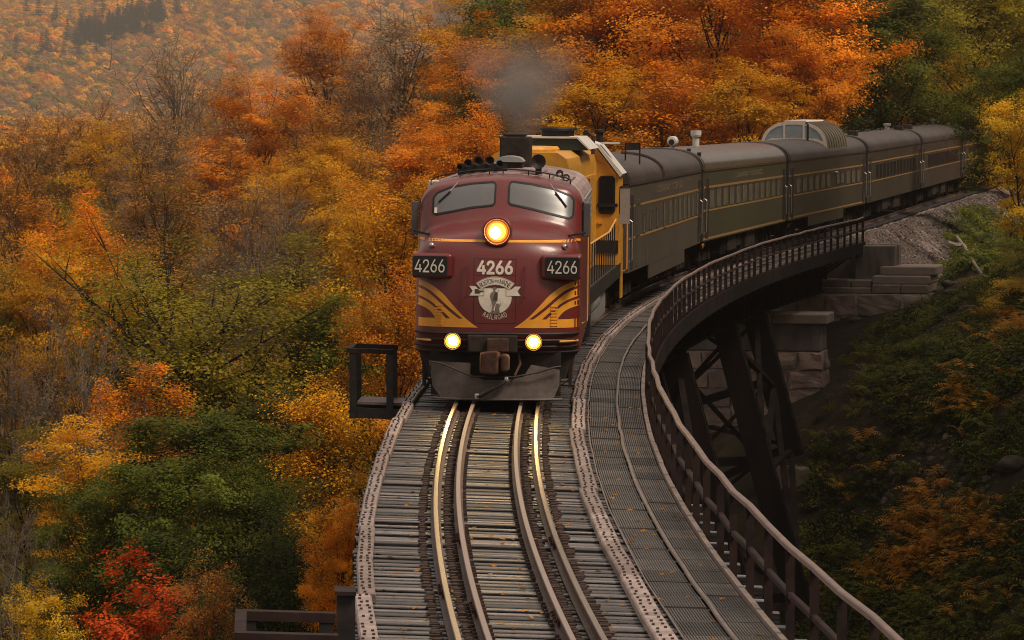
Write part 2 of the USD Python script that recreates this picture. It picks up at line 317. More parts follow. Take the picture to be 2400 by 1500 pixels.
principled('dead_wood', (0.20, 0.165, 0.135), 0.8, var=0.3, scale=4, dirt=(0.15, 0.11, 0.08), dirt_scale=2)
emit('lamp_white', (1.0, 0.66, 0.25), 110.0)
emit('halo_yellow', (1.0, 0.50, 0.075), 0.85)  # this and the ambers: glow for reflector rings, imitating the lamp halo
emit('halo_amber', (1.0, 0.36, 0.035), 2.2)
emit('halo_amber_dim', (1.0, 0.30, 0.03), 0.7)
emit('halo_amber_edge', (1.0, 0.24, 0.03), 0.22)

leafmat('leaf_orange', [(0.64, 0.225, 0.010), (0.75, 0.30, 0.012), (0.54, 0.165, 0.008), (0.78, 0.36, 0.016)])
leafmat('leaf_amber', [(0.60, 0.29, 0.010), (0.70, 0.37, 0.014), (0.48, 0.23, 0.010), (0.36, 0.22, 0.010)])
leafmat('leaf_olive', [(0.21, 0.16, 0.010), (0.29, 0.20, 0.012), (0.14, 0.125, 0.010), (0.42, 0.22, 0.012)])
leafmat('leaf_green', [(0.085, 0.098, 0.010), (0.058, 0.074, 0.009), (0.12, 0.125, 0.011), (0.17, 0.14, 0.012)])
leafmat('leaf_dark', [(0.040, 0.052, 0.012), (0.055, 0.064, 0.014), (0.03, 0.042, 0.010)])
leafmat('leaf_rust', [(0.38, 0.16, 0.026), (0.28, 0.11, 0.024), (0.48, 0.20, 0.026), (0.22, 0.10, 0.03)])
leafmat('leaf_brown', [(0.28, 0.155, 0.06), (0.36, 0.20, 0.07), (0.19, 0.105, 0.045), (0.42, 0.22, 0.06)])
leafmat('leaf_red', [(0.50, 0.075, 0.012), (0.56, 0.11, 0.014), (0.40, 0.05, 0.010), (0.50, 0.17, 0.014)])
leafmat('leaf_yellow', [(0.62, 0.37, 0.018), (0.54, 0.33, 0.016), (0.34, 0.25, 0.016), (0.70, 0.34, 0.016)])
leafmat('needle', [(0.020, 0.034, 0.020), (0.028, 0.044, 0.026), (0.016, 0.028, 0.018)], trans=0.1)
leafmat('fern_orange', [(0.4738, 0.2019, 0.0175), (0.5792, 0.2808, 0.0211), (0.3335, 0.1492, 0.0157), (0.3861, 0.2281, 0.0211)])
leafmat('fern_green', [(0.1326, 0.1326, 0.0156), (0.1872, 0.1716, 0.0187), (0.0936, 0.0967, 0.014), (0.2496, 0.1794, 0.0218)])
leafmat('ground_leaf', [(0.053, 0.0624, 0.0156), (0.078, 0.0811, 0.0172), (0.1092, 0.0905, 0.0187), (0.0437, 0.0499, 0.014)])
leafmat('litter', [(0.12, 0.075, 0.035), (0.08, 0.05, 0.026), (0.17, 0.10, 0.04)], trans=0.1)

# ------------------------------------------------------------------ the ground
S_END = 140.5                                                # the trestle ends here
cp = []
def gp(p): cp.append(np.asarray(p, float))
for s, z in ((-40, -17), (-10, -20), (20, -22), (50, -21), (72, -20), (88, -18.5), (104, -15.2), (116, -11.2), (126, -6.8), (134, -4.9), (139, -3.6)): gp(TR(s, 0, z))
for s in (146, 160, 180, 200, 225, 250, 280, 320): gp(TR(s, 0, -0.75)); gp(TR(s, -4, -0.9)); gp(TR(s, 4, -0.9))
for s, o, z in ((150, 7.5, -2.0), (170, 7.0, -1.7), (190, 6.5, -1.2), (215, 6.5, -0.6), (250, 7, 0.6), (165, 12, -1.0), (190, 12, 0.8), (220, 12, 2.2), (260, 14, 4.5), (150, 16, -0.4), (160, 26, 5), (200, 26, 8), (260, 30, 12)): gp(TR(s, o, z, False))
for px, row, Y in ((2000, 900, 157), (2300, 900, 150), (2120, 800, 162), (2390, 760, 157), (2100, 1200, 147), (2350, 1200, 141), (2100, 1500, 138), (2400, 1500, 132), (1960, 1330, 145), (1700, 1000, 158), (1700, 1300, 149), (2250, 1060, 146), (1950, 1050, 151.5), (2390, 640, 165), (2000, 762, 169), (2120, 762, 168), (2190, 765, 167)): gp(at(px, row, Y))
for x, y, z in ((24, 120, -11), (32, 135, -5), (20, 90, -15), (30, 90, -11), (16, 60, -16), (28, 50, -14), (12, 30, -17), (30, 20, -8), (50, 100, 0), (60, 150, 12), (80, 200, 24)): gp((x, y, z))
for x, y, z in ((-6, 30, -16), (-7, 60, -11), (-7, 82, -10.5), (-15, 60, -9.5), (-6, 104, -12), (-20, 105, -10.5), (-13, 80, -9), (-12, 120, -11), (-6, 150, -11.5), (-20, 160, -10.5), (-6, 190, -9), (2, 175, -7.5), (5, 200, -4.5), (11, 230, -1.8), (14, 250, -0.8), (-10, 250, -8), (-34, 250, -9), (-12, 350, -5.5), (-45, 350, -8), (20, 300, 0.5), (38, 300, 3), (0, 300, -4.5), (30, 400, 9), (0, 400, 0.0), (-50, 420, -8), (60, 480, 24), (10, 480, 6), (-60, 500, -11), (-20, 480, -5), (-80, 120, -12), (-80, 300, -9), (90, 330, 20), (90, 480, 30), (-80, 20, -18), (80, 20, 6), (-80, 500, -12)): gp((x, y, z))
cp = np.array(cp)
_rbf = RBFInterpolator(cp[:, :2], cp[:, 2], kernel='thin_plate_spline', smoothing=2.0)
def far_z(x, y):
    base = -12 + 0 * y + np.clip(x + 60, 0, 60) * 0.15
    m = np.clip(y - 3500, 0, None)
    mt = m * 0.15 * (1 - np.clip(x + 200, 0, 900) / 2500)
    rid = 30 * np.sin(x / 210 + y / 700) + 22 * np.sin(x / 95 - y / 300 + 1.0)
    hill_r = np.clip(x - 60, 0, 600) * 0.30 * np.clip((y - 450) / 300, 0, 1)
    return base + mt + rid * np.clip(m / 700, 0, 1) + hill_r
def terrain_raw(x, y):
    x, y = np.asarray(x, float), np.asarray(y, float)
    near = _rbf(np.stack([np.clip(x, -90, 95).ravel(), np.clip(y, -40, 500).ravel()], 1)).reshape(x.shape)
    w = np.clip((y - 470) / 160, 0, 1); w = w * w * (3 - 2 * w)
    p = np.stack([x, y, 0 * x], -1)
    bump = (meshkit.fbm(p / 7.0, 4, 3) - .5) * 1.3 + (meshkit.fbm(p / 1.3, 3, 9) - .5) * 0.35
    return near * (1 - w) + far_z(x, y) * w + bump
gx = np.concatenate([-np.geomspace(1150, 62, 46), np.arange(-60, 60.1, 0.8), np.geomspace(62, 1150, 46)])
gy = np.concatenate([np.arange(-90, 0, 6.0), np.arange(0, 100, 1.6), np.arange(100, 240, 0.7), np.geomspace(240, 5900, 120)])
GX, GY = np.meshgrid(gx, gy)
GZ = terrain_raw(GX, GY)
# keep the ground clear of the ballast bed
_tk = TR(np.arange(141, 330, 1.0), 0, 0)
for q in _tk[::1]:
    pass
from scipy.spatial import cKDTree
_kt = cKDTree(_tk[:, :2])
_d, _ = _kt.query(np.stack([GX.ravel(), GY.ravel()], 1)); _d = _d.reshape(GX.shape)
GZ = np.where(_d < 6.5, np.minimum(GZ, -0.75 - np.clip(_d - 2.0, 0, 5) * 0.42), GZ)
from scipy.interpolate import RegularGridInterpolator
_gi = RegularGridInterpolator((gy, gx), GZ, bounds_error=False, fill_value=None)
def surf(x, y):
    """the ground, or the ballast bed where that is higher"""
    x, y = np.asarray(x, float), np.asarray(y, float); i = np.clip(np.searchsorted(_y, y.ravel()), 1, len(_y) - 1); t = _th[i]
    o = (x.ravel() - _x[i]) * np.cos(t) - (y.ravel() - _y[i]) * np.sin(t); b = np.interp(o, [-6.3, -2.1, 2.1, 5.6], [-2.9, -.28, -.28, -2.3]) - CANT * o + .007 * np.maximum(_s[i] - 135, 0)
    return np.maximum(terrain(x, y), np.where((np.abs(o) < 5.6) & (_s[i] > 141), b, -99).reshape(x.shape))
def terrain(x, y): return _gi(np.stack([np.asarray(y, float), np.asarray(x, float)], -1))
v, f = grid(np.stack([GX, GY, GZ], -1))
tag(obj('ground', (v, f), 'soil', smooth=True), 'dark leaf-strewn ravine floor, banks and distant mountain', kind='structure')

# ballast bed past the trestle
prof = [(-6.3, -2.9), (-2.1, -0.28), (2.1, -0.28), (5.6, -2.3)]
ss = np.arange(140.9, 325, 0.8); oo = np.concatenate([np.linspace(-6.3, -2.1, 8), np.linspace(-1.8, 1.8, 7), np.linspace(2.1, 5.6, 14)])
P = TR(ss[:, None], oo[None], np.interp(oo, [p[0] for p in prof], [p[1] for p in prof])[None])
P[..., 2] += (meshkit.fbm(P * [1.1, 1.1, 1.1], 4, 5) - .5) * 0.30
tag(obj('ballast_bed', grid(P[:, ::-1]), 'ballast'), 'grey crushed-stone bank carrying the track', kind='structure')
rng = np.random.default_rng(11)
nb = 15000
sb, ob = 141 + 80 * rng.uniform(0, 1, nb) ** 1.5, rng.uniform(1.6, 5.7, nb)
pb = TR(sb, ob, np.interp(ob, [p[0] for p in prof], [p[1] for p in prof]) + 0.02)
def scatter_prims(name, protos, P, Q, S, IDX, label, mats):
    pi = UsdGeom.PointInstancer.Define(stage, numbered('/World/' + name))
    paths = []
    for k, (mesh, mt) in enumerate(zip(protos, mats)):
        pp = f'{pi.GetPath()}/piece_{k:03d}' if k else f'{pi.GetPath()}/piece'
        usdkit.mesh(stage, pp, mesh, M[mt]); paths.append(pp)
    pi.CreatePrototypesRel().SetTargets([Sdf.Path(p) for p in paths])
    pi.CreateProtoIndicesAttr(Vt.IntArray.FromNumpy(np.asarray(IDX, np.int32)))
    pi.CreatePositionsAttr(Vt.Vec3fArray.FromNumpy(np.asarray(P, np.float32)))
    pi.CreateOrientationsAttr(Vt.QuathArray([Gf.Quath(float(q[0]), float(q[1]), float(q[2]), float(q[3])) for q in Q]))
    S = np.asarray(S, np.float32); S = np.repeat(S[:, None], 3, 1) if S.ndim == 1 else S
    pi.CreateScalesAttr(Vt.Vec3fArray.FromNumpy(S))
    return tag(pi.GetPrim(), label, kind='stuff')
def rand_quat(n, rng):
    q = rng.normal(size=(n, 4)); return q / np.linalg.norm(q, axis=1, keepdims=True)
def yaw_quat(n, rng, tilt=0.2):
    a = rng.uniform(0, 2 * PI, n); t = rng.normal(0, tilt, (n, 2))
    q = np.stack([np.cos(a / 2), t[:, 0] / 2, t[:, 1] / 2, np.sin(a / 2)], 1); return q / np.linalg.norm(q, axis=1, keepdims=True)
def rock_mesh(seed, sub=1, amp=0.45, flat=0.7):
    m = trimesh.creation.icosphere(subdivisions=sub, radius=0.5); v = np.array(m.vertices)
    v *= 1 + (meshkit.noise(v * 2.3 + seed * 7.1, seed)[:, None] - .5) * amp * 2
    v *= [1, 0.8, flat]; return v, np.array(m.faces)
scatter_prims('gravel', [rock_mesh(1), rock_mesh(2), rock_mesh(3, flat=.5)], pb, rand_quat(nb, rng), rng.uniform(.06, .17, nb), rng.integers(0, 3, nb), 'grey gravel stones on the shoulder of the track', ['ballast', 'ballast', 'rock'])

# ------------------------------------------------------------------ track: ties, rails, plates
track = thing('railway_track', 'railway track with worn grey ties curving over the trestle and away under the train', 'railway track')
rng = np.random.default_rng(3)
PITCH_T = 0.31
tie_s = np.arange(-8, S_END - .2, PITCH_T); rest = MB(); ntie = 0; plates = MB()
TZ = -0.19
def tie_mesh(s, o0, o1, w, h, dz, sk):
    a = TR(s + sk, o0, TZ + dz); b = TR(s - sk, o1, TZ + dz)
    t = (b - a) / np.linalg.norm(b - a); n = np.array([-t[1], t[0], 0]) * w / 2; dn = np.array([0, 0, -h]); c = 0.012
    up = [a - n * (1 - c * 8), a + n * (1 - c * 8), b - n * (1 - c * 8), b + n * (1 - c * 8)]
    mid = [p + np.array([0, 0, -c]) + d for p, d in zip((a, a, b, b), (-n, n, -n, n))]
    v = np.array(up + mid + [m + dn for m in mid])
    return v, np.array([[0, 1, 3, 2], [1, 5, 7, 3], [0, 2, 6, 4], [0, 4, 5, 1], [2, 3, 7, 6], [5, 9, 11, 7], [4, 6, 10, 8], [4, 8, 9, 5], [6, 7, 11, 10]])
for i, s in enumerate(tie_s):
    long = i % 4 == 1 and s < 24
    m = tie_mesh(s, -1.78 - rng.uniform(0, .04), (3.06 if long else 2.60 if i % 4 == 1 else 1.72) + rng.uniform(-.03, .03), 0.175 + rng.uniform(-.014, .014), 0.24, rng.normal(0, .010), rng.normal(0, .006))
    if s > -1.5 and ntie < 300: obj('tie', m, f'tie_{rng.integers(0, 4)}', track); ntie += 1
    else: rest.addm(m)
    if s < 60:
        for o in (-.755, .755):
            for sg in (-1, 1):
                w = 0.125 + rng.uniform(-.02, .02)
                c0 = o + sg * (0.105 + w / 2)
                for q in range(2):
                    ds = (-.05, .05)[q] + rng.normal(0, .004)
                    plates.addm(sbar(s + ds - .038, s + ds + .038, c0 - w / 2 + .02 * q, c0 + w / 2 - rng.uniform(0, .05), TZ + .002, TZ + .02 + rng.uniform(0, .018)))
        for o in (-.44, .43):
            for sg in (-1, 1):
                if rng.random() < .8: plates.addm(sbar(s - .02, s + .02, o + sg * .09 - .025, o + sg * .09 + .025, TZ + .002, TZ + .06))
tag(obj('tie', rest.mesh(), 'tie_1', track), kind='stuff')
tag(obj('tie_plate', plates.mesh(), 'tie_plate', track), kind='stuff')
tb = MB()
for s in np.arange(141, 325, 0.55): tb.addm(tie_mesh(s, -1.3, 1.3, .22, .2, 0.02, 0))
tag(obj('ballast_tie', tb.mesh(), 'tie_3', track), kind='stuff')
RP = [(-.068, -.168), (.068, -.168), (.068, -.155), (.012, -.14), (.010, -.045), (.035, -.033), (.036, -.008), (.026, -.0005), (-.026, -.0005), (-.036, -.008), (-.035, -.033), (-.010, -.045), (-.012, -.14), (-.068, -.155)]
for o, nm in ((-.755, 'rail'), (.755, 'rail')):
    ss = np.arange(-8, 325, 1.0)
    r = obj(nm, sweep([(o + a, b) for a, b in RP], ss), 'rail_side', track, smooth=30)
    obj('running_surface', sweep([(o - .031, -.004), (o + .031, -.004), (o + .027, .002), (o - .027, .002)], ss), 'rail_head', r)
for o in (-.44, .43):
    ss = np.arange(-8, S_END, 1.0)
    r = obj('guard_rail', sweep([(o + a, b - .012) for a, b in RP], ss), 'rail_side', track, smooth=30)
    obj('running_surface', sweep([(o - .032, -.018), (o + .032, -.018), (o + .028, -.010), (o - .028, -.010)], ss), 'guard_rail_head', r)
jb = MB()
for o, ofs in ((-.755, 11.2), (.755, 5.5), (-.44, 16.9), (.43, 9.0), (-.44, 9.6), (.755, 16.8)):
    for sg in (-1, 1):
        jb.addm(sbar(ofs - .45, ofs + .45, o + sg * .03 - .012, o + sg * .03 + .012, -.13, -.05))
        for k in range(4): jb.addm(sbar(ofs - .36 + k * .24 - .02, ofs - .36 + k * .24 + .02, o + sg * .055 - .02, o + sg * .055 + .02, -.11, -.07))
obj('joint_bar', jb.mesh(), 'rust_iron', track)

# ------------------------------------------------------------------ trestle
trestle = thing('trestle_bridge', 'tall black steel trestle curving across the ravine under the train', 'trestle bridge')
gi = 0
def guard(o0, o1, seg0, n, L):
    global gi
    bolts = MB()
    for k in range(n):
        s0 = seg0 + k * L; s1 = min(s0 + L - .012, S_END)
        if s0 > S_END - 1: break
        j0, j1 = rng.normal(0, .012, 2)
        a, b = TR(s0, 0, 0), TR(s1, 0, 0)
        z0, z1 = TZ + .004, TZ + .105
        c = .018
        pr = [(o0, z0), (o1, z0), (o1, z1 - c), (o1 - c, z1), (o0 + c, z1), (o0, z1 - c)]
        va = np.array([TR(s0, o + j0, z) for o, z in pr]); vb = np.array([TR(s1, o + j1, z) for o, z in pr])
        v = np.vstack([va, vb]); f = [[i, (i + 1) % 6, 6 + (i + 1) % 6, 6 + i] for i in range(6)] + [[0, 5, 4, 3], [0, 3, 2, 1], [6, 7, 8, 9], [6, 9, 10, 11]]
        obj('guard_timber', (v, np.array(f)), f'guard_{rng.integers(0, 3)}', trestle)
        for q, t in enumerate(np.arange(s0 + .15, s1 - .05, PITCH_T)):
            fr = (t - s0) / (s1 - s0); base = (1 - fr) * j0 + fr * j1
            for dd in (.28, .72):
                p = (1 - fr) * TR(s0, o0 + base + dd * (o1 - o0), z1) + fr * TR(s1, o0 + base + dd * (o1 - o0), z1)
                if rng.random() < .9: bolts.addm(cbox(p[0] + rng.normal(0, .008), p[1] + rng.normal(0, .03) + (dd - .5) * .14, p[2] + .008, .032, .036, .022))
    tag(obj('bolt', bolts.mesh(), 'bolt', trestle), kind='stuff')
guard(-1.76, -1.565, -8, 60, 3.7)
guard(1.36, 1.60, -8.9, 60, 3.7)
# deck girders: web, flanges, stiffeners
for o in (-1.25, 1.25):
    g = sub('deck_girder', trestle)
    obj('web', sbar(-8, S_END, o - .02, o + .02, -2.25, -.46), 'trestle_steel', g)
    for z in (-2.27, -.47): obj('flange', sbar(-8, S_END, o - .2, o + .2, z, z + .03), 'trestle_steel', g)
    st = MB()
    for s in np.arange(-7.5, S_END, 1.5):
        for sg in (-1, 1): st.addm(sbar(s - .02, s + .02, o + sg * .02, o + sg * .17, -2.24, -.47))
    tag(obj('stiffener', st.mesh(), 'trestle_steel', g), kind='stuff')
obj('outrigger_stringer', sbar(-8, S_END, 2.66, 2.80, -.62, -.435), 'trestle_steel', trestle)
obj('edge_fascia', sbar(24.5, S_END, 2.90, 2.95, -.62, -.16), 'trestle_steel', trestle)
obj('outrigger_stringer', sbar(-8, S_END, 2.0, 2.12, -.62, -.435), 'trestle_steel', trestle)
br = MB()
for s in np.arange(-6, S_END - 1, 3.0):
    br.addm(bar(TR(s, 1.3, -1.7), TR(s, 2.72, -.6), .09)); br.addm(bar(TR(s, -1.2, -2.1), TR(s + 1.5, 1.2, -2.1), .1)); br.addm(bar(TR(s + 3, -1.2, -2.1), TR(s + 1.5, 1.2, -2.1), .1))
obj('sway_bracing', br.mesh(), 'trestle_steel', trestle)
# towers: each bent has two battered built-up legs, struts and X bracing
def built_leg(p, q, w, d, tang):
    """two channels with lacing, along p -> q"""
    m = MB(); p, q = np.asarray(p), np.asarray(q); side = np.cross((q - p) / np.linalg.norm(q - p), tang); side /= np.linalg.norm(side)
    for sg in (-1, 1):
        m.addm(bar(p + tang * sg * d / 2, q + tang * sg * d / 2, w, .05) if False else _plank(p + tang * sg * d / 2, q + tang * sg * d / 2, side * w / 2, tang * .03))
        for e in (-1, 1): m.addm(_plank(p + tang * sg * (d / 2 - .06) + side * e * w / 2, q + tang * sg * (d / 2 - .06) + side * e * w / 2, side * .015, tang * .09))
    m.addm(_plank(p, q, side * (w / 2 - .05), tang * .02)); m.addm(_plank(p, q, side * .02, tang * (d / 2 - .04)))      # webs
    L = np.linalg.norm(q - p); n = max(3, int(L / .55))
    for k in range(n):
        a, b = p + (q - p) * k / n, p + (q - p) * (k + 1) / n
        for e in (-1, 1):
            m.addm(_plank(a - tang * d / 2 * (1 if k % 2 else -1) + side * e * w / 2, b + tang * d / 2 * (1 if k % 2 else -1) + side * e * w / 2, side * .01, tang * .035))
            m.addm(_plank(a + tang * d / 2 * (1 if k % 2 else -1) + side * e * w / 2, b - tang * d / 2 * (1 if k % 2 else -1) + side * e * w / 2, side * .01, tang * .035))
    return m.mesh()
def _plank(p, q, a, b):
    v = [e + x * a + y * b for e in (p, q) for y in (-1, 1) for x in (-1, 1)]; return np.array(v), BF
TOP = -2.3
def bent(s, foot_s, spread=0.27):
    b = sub('tower_bent', trestle)
    t = np.array([math.sin(TH(s)), math.cos(TH(s)), 0.0]); legs = []
    for sg in (-1, 1):
        top = TR(s, sg * 1.35, TOP)
        gz = float(terrain(*TR(foot_s, sg * 4.0)[:2])) + 0.15
        foot = TR(foot_s, sg * (1.35 + spread * (TOP - gz)), gz, False)
        obj('leg', built_leg(top, foot, .8, .62, t), 'trestle_steel', b); legs.append((top, foot))
        obj('footing', rbox(foot[0] - .6, foot[1] - .6, gz - 1.2, foot[0] + .6, foot[1] + .6, gz - .35, .08, 6), 'granite_1', b)
        obj('gusset', _plank(foot + (top - foot) * .49, foot + (top - foot) * .60, np.array([t[1], -t[0], 0]) * .42, t * .28), 'trestle_steel', b)
    obj('cap_beam', _plank(TR(s, -1.7, TOP), TR(s, 1.7, TOP), np.array([0, 0, .28]), t * .22), 'trestle_steel', b)
    for fr in (.0, .45, .92):
        a, c = [p + (q - p) * fr for p, q in legs]
        if fr: obj('strut', _plank(a, c, np.array([0, 0, .16]), t * .13), 'trestle_steel', b)
    for f0, f1 in ((.03, .45), (.45, .92)):
        for i in (0, 1):
            p, q = legs[i][0] + (legs[i][1] - legs[i][0]) * f0, legs[1 - i][0] + (legs[1 - i][1] - legs[1 - i][0]) * f1
            obj('brace', bar(p, q, .22, .14), 'trestle_steel', b)
    return legs
B = {}
for s in (2, 11, 29, 38, 58, 67, 84, 93, 109, 118): B[s] = bent(s, s)
for s0, s1 in ((2, 11), (29, 38), (58, 67), (84, 93), (109, 118)):
    lb = sub('tower_side_bracing', trestle)
    for i in (0, 1):
        for f0, f1 in ((.03, .5), (.5, .95)):
            for a, b in ((s0, s1), (s1, s0)):
                p = B[a][i][0] + (B[a][i][1] - B[a][i][0]) * f0; q = B[b][i][0] + (B[b][i][1] - B[b][i][0]) * f1
                obj('brace', bar(p, q, .2, .14), 'trestle_steel', lb)
            p = B[s0][i][0] + (B[s0][i][1] - B[s0][i][0]) * f1; q = B[s1][i][0] + (B[s1][i][1] - B[s1][i][0]) * f1
            obj('strut', bar(p, q, .22, .22), 'trestle_steel', lb)

# ------------------------------------------------------------------ walkway of grating panels, conduit, edge curb
walk = thing('walkway', 'narrow grey steel grating walkway beside the track inside the handrail', 'walkway')
PAN = 1.24
for k, s0 in enumerate(np.arange(-8, S_END - 1, PAN)):
    for (a, b) in ((1.70, 2.19), (2.25, 2.68)):
        m = MB(); dz = rng.normal(0, .006); n = int((b - a) / .031)
        for i in range(n):
            o = a + (i + .5) * (b - a) / n
            m.addm(sweep([(o - .0095, -.165 + dz), (o + .0095, -.165 + dz), (o + .0095, -.135 + dz), (o - .0095, -.135 + dz)], [s0 + .01, s0 + PAN - .012], caps=False))
        for q in np.linspace(s0 + .03, s0 + PAN - .03, 5): m.addm(sbar(q - .012, q + .012, a, b, -.168 + dz, -.140 + dz))
        m.addm(sbar(s0 + .004, s0 + .02, a - .004, b + .004, -.17 + dz, -.131 + dz))
        obj('grating_panel', m.mesh(), 'grating', walk)
wob = lambda s, sd: (meshkit.noise(np.array([[s * .55, sd, 0.0]]), 4)[0] - .5)
ss = np.arange(-8, S_END, .5)
pts = np.array([TR(s, 2.22 + .022 * wob(s, 1), -.10 + .012 * wob(s, 2)) for s in ss]); obj('conduit', tube(pts, .028, 8), 'conduit', walk, smooth=40)
pts = np.array([TR(s, 1.675 + .02 * wob(s, 3), -.12) for s in ss]); obj('edge_pipe', tube(pts, .012, 6), 'conduit', walk)
for s0 in np.arange(-8, S_END - 1, 3.72):
    obj('edge_curb', sbar(s0, min(s0 + 3.69, S_END), 2.70 + .01 * wob(s0, 8), 2.77 + .01 * wob(s0, 8), -.19, -.085), 'conduit', walk)

# ------------------------------------------------------------------ handrail
hr = thing('handrail', 'long rust-brown steel handrail following the outer edge of the trestle walkway', 'handrail')
HO, HZ = 2.84, 0.86
post_s = np.arange(1.8 - 2.1 * 5, S_END, 2.1)
off = {}
for s in post_s: off[round(float(s), 3)] = (rng.normal(0, .011), rng.normal(0, .009))
for s in post_s:
    do, dz = off[round(float(s), 3)]
    m = MB(); m.addm(sbar(s - .05, s + .05, HO + .03 + do, HO + .045 + do, -.75, HZ - .02 + dz)); m.addm(sbar(s - .05, s - .035, HO - .05 + do, HO + .03 + do, -.75, HZ - .02 + dz))
    obj('post', m.mesh(), 'handrail_post', hr)
def hpt(s, z): 
    do, dz = off[round(float(s), 3)]; return TR(s, HO + do, z + dz)
def railseg(a, b, w, h):
    t = (b - a) / np.linalg.norm(b - a); sd = np.cross(t, [0, 0, 1.0]); sd /= np.linalg.norm(sd); up = np.cross(sd, t)
    c = .012; pr = [(-w, -h), (w, -h), (w, h - c), (w - c, h), (-w + c, h), (-w, h - c)]
    v = np.vstack([[e + x * sd + y * up for x, y in pr] for e in (a, b)])
    return v, np.array([[i, (i + 1) % 6, 6 + (i + 1) % 6, 6 + i] for i in range(6)] + [[0, 5, 4, 3], [0, 3, 2, 1], [6, 7, 8, 9], [6, 9, 10, 11]])
for a, b in zip(post_s[:-1], post_s[1:]):
    obj('top_rail', railseg(hpt(a, HZ), hpt(b, HZ), .037, .030), 'handrail_top', hr)
    obj('middle_rail', railseg(hpt(a, .36) , hpt(b, .36), .035, .03), 'handrail_post', hr)

# ------------------------------------------------------------------ refuge platforms on the left
def refuge(s, label, sh=0.0):
    p = thing('refuge_platform', label, 'platform', group='small side platforms bolted to the trestle')
    o0, o1 = -2.78 + sh, -1.96 + sh
    for q in (s - .0, s + 1.5):
        obj('post', sbar(q - .06, q + .06, o0, o0 + .13, -.45, .77), 'black_iron', p)
        obj('post', sbar(q - .06, q + .06, o1 - .13, o1, -.45, .77), 'black_iron', p)
        obj('top_rail', sbar(q - .07, q + .07, o0 - .05, o1 + .01, .775, .86), 'handrail_post', p)
        obj('floor_beam', sbar(q - .055, q + .055, o0 + .135, o1 + .3, -.44, -.25), 'black_iron', p)
    obj('top_rail', sbar(s + .075, s + 1.425, o0 - .05, o0 + .05, .775, .86), 'handrail_post', p)
    for i in range(5):
        obj('floor_plank', sbar(s + .08 + i * .28, s + .34 + i * .28, o0 + .14, -1.80, -.19, -.14), 'guard_1', p)
refuge(40.6, 'dark timber refuge platform with open square railing left of the locomotive')
refuge(-.35, 'dark timber refuge platform cut by the bottom edge below the red shrub', -.12)
p = thing('signal_box', 'small dark metal cabinet with a lid on the trestle edge above the lower platform', 'cabinet')
obj('cabinet', sbar(6.6, 7.0, -1.99, -1.80, -.42, .36), 'black_iron', p)
obj('lid', sbar(6.55, 7.05, -2.01, -1.79, .365, .405), 'handrail_post', p)
# fallen leaves caught between the ties and on the walkway
rl = np.random.default_rng(55); m = MB()
for k in range(420):
    s, o = 45 * rl.uniform(-.03, 1) ** 1.0, rl.uniform(-1.5, 2.65); zt = TZ + .012 if o < 1.65 else -.128
    c = TR(s, o, zt); a = rl.uniform(0, 2 * PI); d = np.array([math.cos(a), math.sin(a), rl.normal(0, .15)]) * .045 * rl.uniform(.7, 1.4); e_ = np.array([-d[1], d[0], rl.normal(0, .01)]) * .7
    m.add([c - d, c + e_ + [0, 0, .012], c + d, c - e_ + [0, 0, .006]], [[0, 1, 2, 3]])
tag(obj('fallen_leaves', m.mesh(), 'leaf_rust'), 'small fallen leaves scattered over the ties and walkway', kind='stuff')

# ------------------------------------------------------------------ stone pier and abutment
def frame(s, o=0, z=0, dth=0.0):
    """matrix at the track: x across to the right, y along the track away from the camera, z up (no cant)"""
    t = TH(s) + dth; p = TR(s, o, z, False)
    return mat(p, (math.cos(t), -math.sin(t), 0), (math.sin(t), math.cos(t), 0), (0, 0, 1))
def stone(x0, y0, z0, x1, y1, z1, seed, rough=.085):
    m = trimesh.creation.box(bounds=[(x0, y0, z0), (x1, y1, z1)]).subdivide().subdivide()
    v = np.array(m.vertices); c = (np.array([x0, y0, z0]) + [x1, y1, z1]) / 2; h = (np.array([x1, y1, z1]) - [x0, y0, z0]) / 2
    q = (v - c) / h; n = (np.abs(q) > .99).sum(1)
    v = c + (v - c) * np.where(n >= 2, 1 - .035, 1)[:, None]
    v += (np.stack([meshkit.noise(v * 2.6 + seed * 3.7 + k * 11, seed) for k in range(3)], 1) - .5) * rough * 2
    return v, np.array(m.faces)
def masonry(parent, x0, x1, y0, y1, z0, z1, rows, rng, wmin=.9, wmax=1.6, joint=.075):
    """coursed granite blocks round a mortar core; blocks on the front (low y) and right (high x) faces"""
    obj('mortar_core', box(x0 + .12, y0 + .12, z0, x1 - .12, y1 - .12, z1 - .02), 'mortar', parent)
    zs = np.linspace(z0, z1, rows + 1)
    for r in range(rows):
        x = x0
        while x < x1 - .05:
            w = rng.uniform(wmin, wmax); w = x1 - x if x1 - x - w < .55 else w
            obj('stone', stone(x + joint / 2, y0 + rng.uniform(-.05, .03), zs[r] + joint / 2, x + w - joint / 2, y0 + .6, zs[r + 1] - joint / 2, int(rng.integers(1e6))), f'granite_{rng.integers(0, 3)}', parent); x += w
        y = y0 + .62
        while y < y1 - .05:
            w = rng.uniform(wmin, wmax); w = y1 - y if y1 - y - w < .55 else w
            for xx in ((x1 - .55, x1 + rng.uniform(-.03, .05)), (x0 - rng.uniform(-.03, .05), x0 + .55)):
                obj('stone', stone(xx[0], y + joint / 2, zs[r] + joint / 2, xx[1], y + w - joint / 2, zs[r + 1] - joint / 2, int(rng.integers(1e6))), f'granite_{rng.integers(0, 3)}', parent)
            y += w
rng = np.random.default_rng(21)
pier = thing('stone_pier', 'tan granite block pier with a concrete cap under the far end of the trestle', 'stone pier', frame(126.5))
masonry(pier, -3.1, 3.05, -.9, 1.1, -9.4, -4.1, 7, rng)
